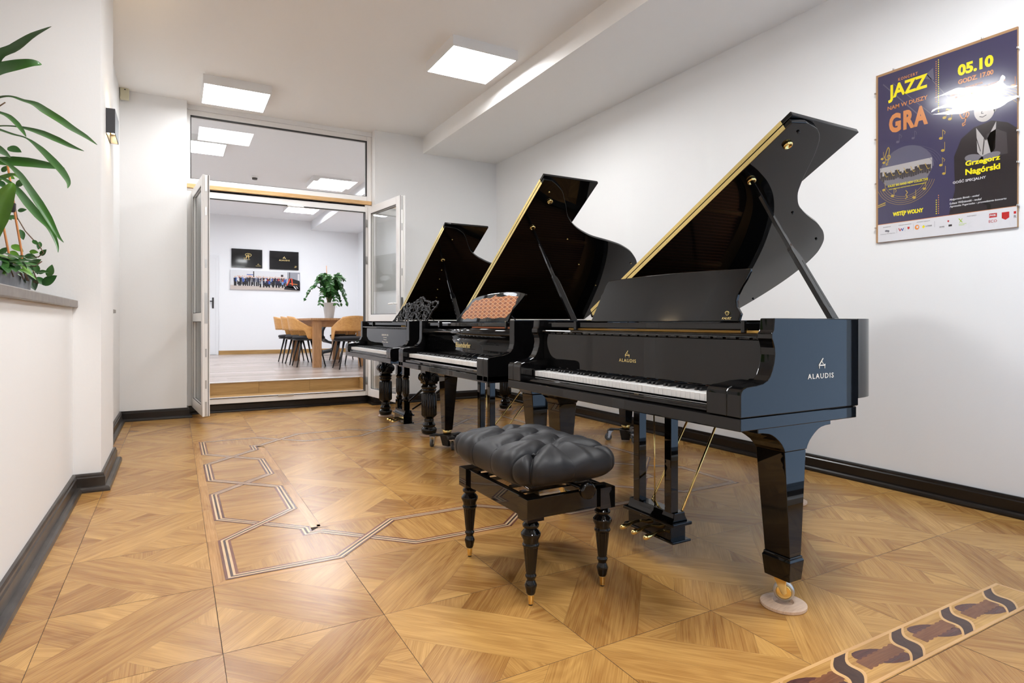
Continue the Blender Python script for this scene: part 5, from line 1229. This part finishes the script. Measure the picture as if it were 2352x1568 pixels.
# seated guest: bald man in a dark suit with folded hands
flat('print_portrait',[[(1.720,1.585),(1.69,1.72),(1.695,1.90),(1.660,1.99),(1.600,2.035),(1.520,2.050),(1.450,2.020),(1.411,1.98),(1.411,1.585)]],dk,4)
flat('print_portrait',[[(1.590,2.030),(1.545,1.95),(1.500,2.040),(1.505,1.90),(1.545,1.84),(1.585,1.90)]],g1,5)
flat('print_portrait',[disc(1.553,2.115,.047,.063,28,-.12)],pm('print_skin_light',srgb(196,188,182)),6)
flat('print_portrait',[disc(1.505,2.105,.007,.014,12)],g2,6)
flat('print_portrait',[disc(1.572,2.128,.008,.0028,10),disc(1.541,2.133,.008,.0028,10)]+stroke([(1.588,2.138),(1.574,2.142),(1.563,2.138)],.004)+stroke([(1.550,2.142),(1.538,2.147),(1.526,2.143)],.004)+stroke([(1.575,2.086),(1.560,2.079),(1.543,2.086)],.0035)+stroke([(1.560,2.120),(1.566,2.100),(1.556,2.098)],.003),g3,8)
flat('print_portrait',[[(1.545,1.98),(1.50,2.0),(1.455,1.97),(1.45,1.86),(1.52,1.86)]],g3,5)
flat('print_portrait',[disc(1.600,1.870,.045,.022,16,.3),disc(1.530,1.862,.050,.020,16,-.2)],g2,7)
flat('print_portrait',stroke([(1.552,1.97),(1.56,1.88)],.004)+stroke([(1.60,2.02),(1.57,1.90)],.003),dk,8)
# sponsors
ptext('ORGANIZATOR',2.075,2.03,1.562,.0045,g3,off=.0,layer=3); ptext('PATRONAT HONOROWY',1.985,1.915,1.562,.0045,g3,off=0,layer=3); ptext('PATRONAT MEDIALNY',1.885,1.815,1.566,.0045,g3,off=0,layer=3); ptext('PARTNERZY',1.632,1.588,1.561,.005,g3,off=0,layer=3)
ptext('Centrum Pianistyczne',2.09,2.005,1.520,.006,g3,off=0,layer=3); flat('sponsor_mark',[disc(2.055,1.541,.009,.006,12),disc(2.044,1.538,.006,.007,12)],g2,3)
flat('sponsor_mark',stroke([(1.985,1.548),(1.977,1.530),(1.970,1.545)],.004),redp,3); flat('sponsor_mark',stroke([(1.970,1.545),(1.963,1.530),(1.957,1.547)],.004),pm('print_blue',srgb(60,90,170)),3)
flat('sponsor_mark',[[(1.936,1.549),(1.924,1.549),(1.924,1.539),(1.930,1.534),(1.936,1.539)],[(1.476,1.560),(1.444,1.560),(1.444,1.530),(1.460,1.520),(1.476,1.530)],rect(1.531,1.497,1.540,1.562),rect(1.425,1.378+.037,1.545,1.558),[(1.727,1.556),(1.719,1.556),(1.719,1.549),(1.723,1.545),(1.727,1.549)]],redp,3)
flat('sponsor_mark',[disc(1.884,1.540,.012,.014,20)],pm('print_bright_orange',srgb(232,140,50)),3); flat('sponsor_mark',[disc(1.882,1.541,.006,.007,12)],wht,4)
flat('sponsor_mark',[[(1.858,1.538),(1.849,1.548),(1.841,1.538),(1.849,1.528)]],yel,3); ptext('LATARNIK',1.838,1.805,1.535,.009,g3,off=0,layer=3)
flat('sponsor_mark',[rect(1.9495,1.9485,1.525,1.552),rect(1.904,1.903,1.528,1.560),rect(1.792,1.791,1.528,1.562),rect(1.996,1.995,1.520,1.548)],g2,3)
ptext('MEYER',1.767,1.742,1.520,.008,g3,off=0,layer=3); flat('sponsor_mark',[rect(1.722,1.705,1.521,1.532)],g3,3)
flat('sponsor_mark',stroke([(1.672,1.558),(1.655,1.535)],.004)+stroke([(1.655,1.556),(1.668,1.536)],.003)+[rect(1.672,1.635,1.526,1.528),rect(1.672,1.645,1.520,1.522)],pm('print_lime',srgb(170,200,60)),3)
ptext('PWIK',1.528,1.500,1.546,.011,wht,off=.03,layer=5); ptext('ECO',1.533,1.497,1.514,.014,redp,off=0,layer=4); ptext('R',1.452-.028,1.442-.028,1.524,.014,g3,off=0,layer=4)
PP.build('print',po)
# acrylic cover with metal clips
cov=bpy.data.materials.new('wavy_acrylic'); cov.use_nodes=True; nt=cov.node_tree; nt.nodes.remove(nt.nodes['Principled BSDF'])
tr_=nt.nodes.new('ShaderNodeBsdfTransparent'); gl=nt.nodes.new('ShaderNodeBsdfGlossy'); gl.inputs['Roughness'].default_value=.0
tcn=nt.nodes.new('ShaderNodeTexCoord'); mpn=nt.nodes.new('ShaderNodeMapping'); mpn.inputs['Scale'].default_value=(1,1.0,1.6); nn_=nt.nodes.new('ShaderNodeTexNoise'); nn_.inputs['Scale'].default_value=4.2; nn_.inputs['Detail'].default_value=1
bpn=nt.nodes.new('ShaderNodeBump'); bpn.inputs['Strength'].default_value=1; bpn.inputs['Distance'].default_value=.005
nt.links.new(tcn.outputs['Object'],mpn.inputs[0]); nt.links.new(mpn.outputs[0],nn_.inputs[0]); nt.links.new(nn_.outputs[0],bpn.inputs['Height']); nt.links.new(bpn.outputs[0],gl.inputs['Normal'])
mxn=nt.nodes.new('ShaderNodeMixShader'); mxn.inputs[0].default_value=.035; nt.links.new(tr_.outputs[0],mxn.inputs[1]); nt.links.new(gl.outputs[0],mxn.inputs[2]); nt.links.new(mxn.outputs[0],nt.nodes['Material Output'].inputs[0])
q=MB(); q.face([(-.0185,-.353,-.510),(-.0185,.355,-.510),(-.0185,.355,.510),(-.0185,-.353,.510)]); q.build('acrylic_cover',cov,po,recalc=False)
for (y,z) in ((-.355,.40),(-.355,.15),(-.355,-.02),(-.355,-.18),(-.355,-.40),(.357,.40),(.357,.12),(.357,-.15),(.357,-.42),(.25,.512),(-.20,.512)):
    q=MB(); q.box(-.022,-.001,y-.004,y+.004,z-.005,z+.005); q.build('clip',chrome,po,bevel=.001)

# ================================================================== PICTURES ON THE FAR WALL
blackp=mat('black_gloss_panel',(.012,.012,.013),.06)
def panel_pic(label,x0,x1,z0,z1):
    t=empty('wall_panel',((x0+x1)/2,14.298,(z0+z1)/2),label,'picture'); q=MB(); q.box(-(x1-x0)/2,(x1-x0)/2,-.03,0,-(z1-z0)/2,(z1-z0)/2); q.build('panel_board',blackp,t,bevel=.003); return t
a=panel_pic('left of two black glossy panels with a gold monogram above the group photograph',1.056,1.674,2.188,2.592)
def mono(par,x,z,s):
    q=MB()
    for P in ([(.5,.45),(.1,.5),(-.25,.40),(-.30,.25),(-.12,.0),(-.10,-.25),(-.30,-.42),(-.62,-.40)],[(-.12,-.48),(.0,.1),(.12,.28),(.22,.1),(.25,-.48)],[(.30,-.5),(.34,.45),(.62,.42),(.74,.2),(.60,-.02),(.38,-.06)],[(-.02,-.1),(.2,-.1)]):
        q.tube([(x+p[0]*s,-.031,z+p[1]*s) for p in P],.055*s,n=6)
    return q.build('monogram',gold_ink,par)
mono(a,.0,.05,.115); text_mesh('lettering','KALISZ',gold_ink,width=.12,height=.010,off=.01,parent=a,loc=(.0,-.031,-.030),rot=FY)
emblem('emblem',gold_ink,a,(.228,-.031,-.135),FY,.035,.030); text_mesh('lettering','ALAUDIS',gold_ink,width=.105,height=.014,off=.01,parent=a,loc=(.228,-.031,-.163),rot=FY,space=1.2)
b=panel_pic('right of two black glossy panels, with gold ALAUDIS lettering',1.826,2.441,2.176,2.586)
emblem('emblem',gold_ink,b,(.0,-.031,.035),FY,.06,.055); text_mesh('lettering','ALAUDIS',gold_ink,width=.225,height=.030,off=.015,parent=b,loc=(.0,-.031,-.012),rot=FY,space=1.25); mono(b,.235,-.135,.042)
g=empty('group_photograph',(1.752,14.298,1.919),'long colour photograph of a standing crowd beside a piano, under the black panels','picture')
hx=.718
q=MB(); q.box(-hx,hx,-.035,0,-.21,.21); q.build('photo_board',mat('photo_wall_grey',srgb(214,215,218),.3),g)
GP=Print()
def gp(polys,m,l,name=None):
    for p in polys: GP.add([(x*hx,-.0352-.0003*l,z*.21) for x,z in p],[range(len(p))],m)
gp([[(-1,-1),(1,-1),(1,-.62),(-1,-.55)]],mat('photo_floor',srgb(196,184,176),.3),1)
gp([[(.62,.95),(1,.95),(1,-.1),(.62,-.1)]],mat('photo_window_grey',srgb(150,152,160),.3),1); gp([[(.93,.8),(.98,.8),(.98,.1),(.93,.1)]],wht,2)
gp([[(-.56,.62),(-.36,.62),(-.36,.20),(-.56,.20)]],wht,1); gp([[(-.55,.60),(-.37,.60),(-.37,.52),(-.55,.52)]],MATS['print_blue'],2); gp([[(-.50,.45),(-.42,.45),(-.42,.36),(-.50,.36)]],org,2)
gp([[(.43,.66),(.50,.66),(.50,.44),(.43,.44)],[(-.37,.92),(-.34,.92),(-.34,.3),(-.37,.3)],[(.68,.95),(.70,.95),(.70,.2),(.68,.2)]],g3,2)
rp=random.Random(17)
cl={'c_red':srgb(150,40,45),'c_navy':srgb(34,38,66),'c_black':srgb(26,24,28),'c_blue':srgb(60,90,165),'c_light':srgb(205,205,210),'c_sky':srgb(120,150,200),'c_grey':srgb(120,122,130),'c_skin':srgb(214,160,130)}
cm={k:mat('photo_'+k,v,.3) for k,v in cl.items()}; pols={k:[] for k in cl}; legs=[]; heads=[]
for row,(n_,x0,x1,zf,h,w) in enumerate(((30,-.80,.62,-.50,.98,.024),(24,-.90,.60,-.62,1.0,.030),(8,-.15,.55,-.74,.86,.034))):
    for k in range(n_):
        x=x0+(x1-x0)*(k+rp.uniform(-.25,.25))/n_; hh=h*rp.uniform(.92,1.05); c_=rp.choice(['c_navy','c_black','c_black','c_navy','c_blue','c_light','c_sky','c_grey','c_red','c_black'])
        legs.append([(x-w*.6,zf),(x+w*.6,zf),(x+w*.7,zf+hh*.5),(x-w*.7,zf+hh*.5)]); pols[c_].append([(x-w*.8,zf+hh*.42),(x+w*.8,zf+hh*.42),(x+w,zf+hh*.80),(x-w,zf+hh*.80)]); heads.append(disc(x,zf+hh*.90,.013,.055,8))
    gp(legs,cm['c_black'],3+row*3,'photo_people'); 
    for k,v in pols.items():
        if v: gp(v,cm[k],4+row*3,'photo_people')
    gp(heads,cm['c_skin'],5+row*3,'photo_people'); legs=[];heads=[];pols={k:[] for k in cl}
gp([[(.58,-.62),(1,-.9),(1,-.15),(.98,.05),(.80,.25),(.66,.30),(.64,-.1)],[(.52,-.9),(1,-1),(1,-.6),(.55,-.55)]],cm['c_black'],14,'photo_piano')
gp([[(.70,-.20),(.92,-.30),(.92,-.38),(.68,-.30)]],org,15,'photo_piano'); gp([[(.82,-.50),(.90,-.84),(.87,-.86),(.79,-.52)],[(.89,-.52),(.95,-.76),(.93,-.78),(.87,-.54)]],wht,16,'photo_piano')
gp(stroke([(.60,-.48),(.66,-.05),(.69,.28),(.75,.28),(.76,-.05),(.77,-.45)],.035),mat('photo_orange_red',srgb(228,74,44),.3),17,'photo_piano')
GP.build('photo_print',g)
# portrait on the left wall of the back room, mirrored by the glass of the right door leaf
bw=empty('portrait_photograph',(-1.498,12.75,2.13),'grey portrait photograph on the back room left wall, mirrored in the right door glass','picture')
q=MB(); q.box(0,.03,-.75,.75,-.42,.42); q.build('photo_board',mat('photo_pale_grey',srgb(150,152,152),.4),bw)
BP=Print()
def bp(P,m,l): BP.add([(.0302+.0003*l,a,b) for a,b in P],[range(len(P))],m)
bp([(.70,-.42),(.74,.1),(.55,.30),(.42,.38),(.30,.36),(.28,.15),(.10,-.02),(-.3,-.05),(-.75,-.1),(-.75,-.42)],mat('photo_charcoal',srgb(50,52,52),.4),1)
bp(disc(.36,.20,.10,.13,16),mat('photo_mid_grey',srgb(96,98,98),.4),2); bp(disc(.02,-.12,.20,.06,14),mat('photo_light_grey',srgb(190,192,192),.4),2); bp([(-.3,.18),(-.7,.2),(-.7,-.05),(-.35,-.05)],MATS['photo_charcoal'],2); bp(disc(.25,-.28,.16,.05,14),MATS['photo_light_grey'],3)
BP.build('photo_print',bw)
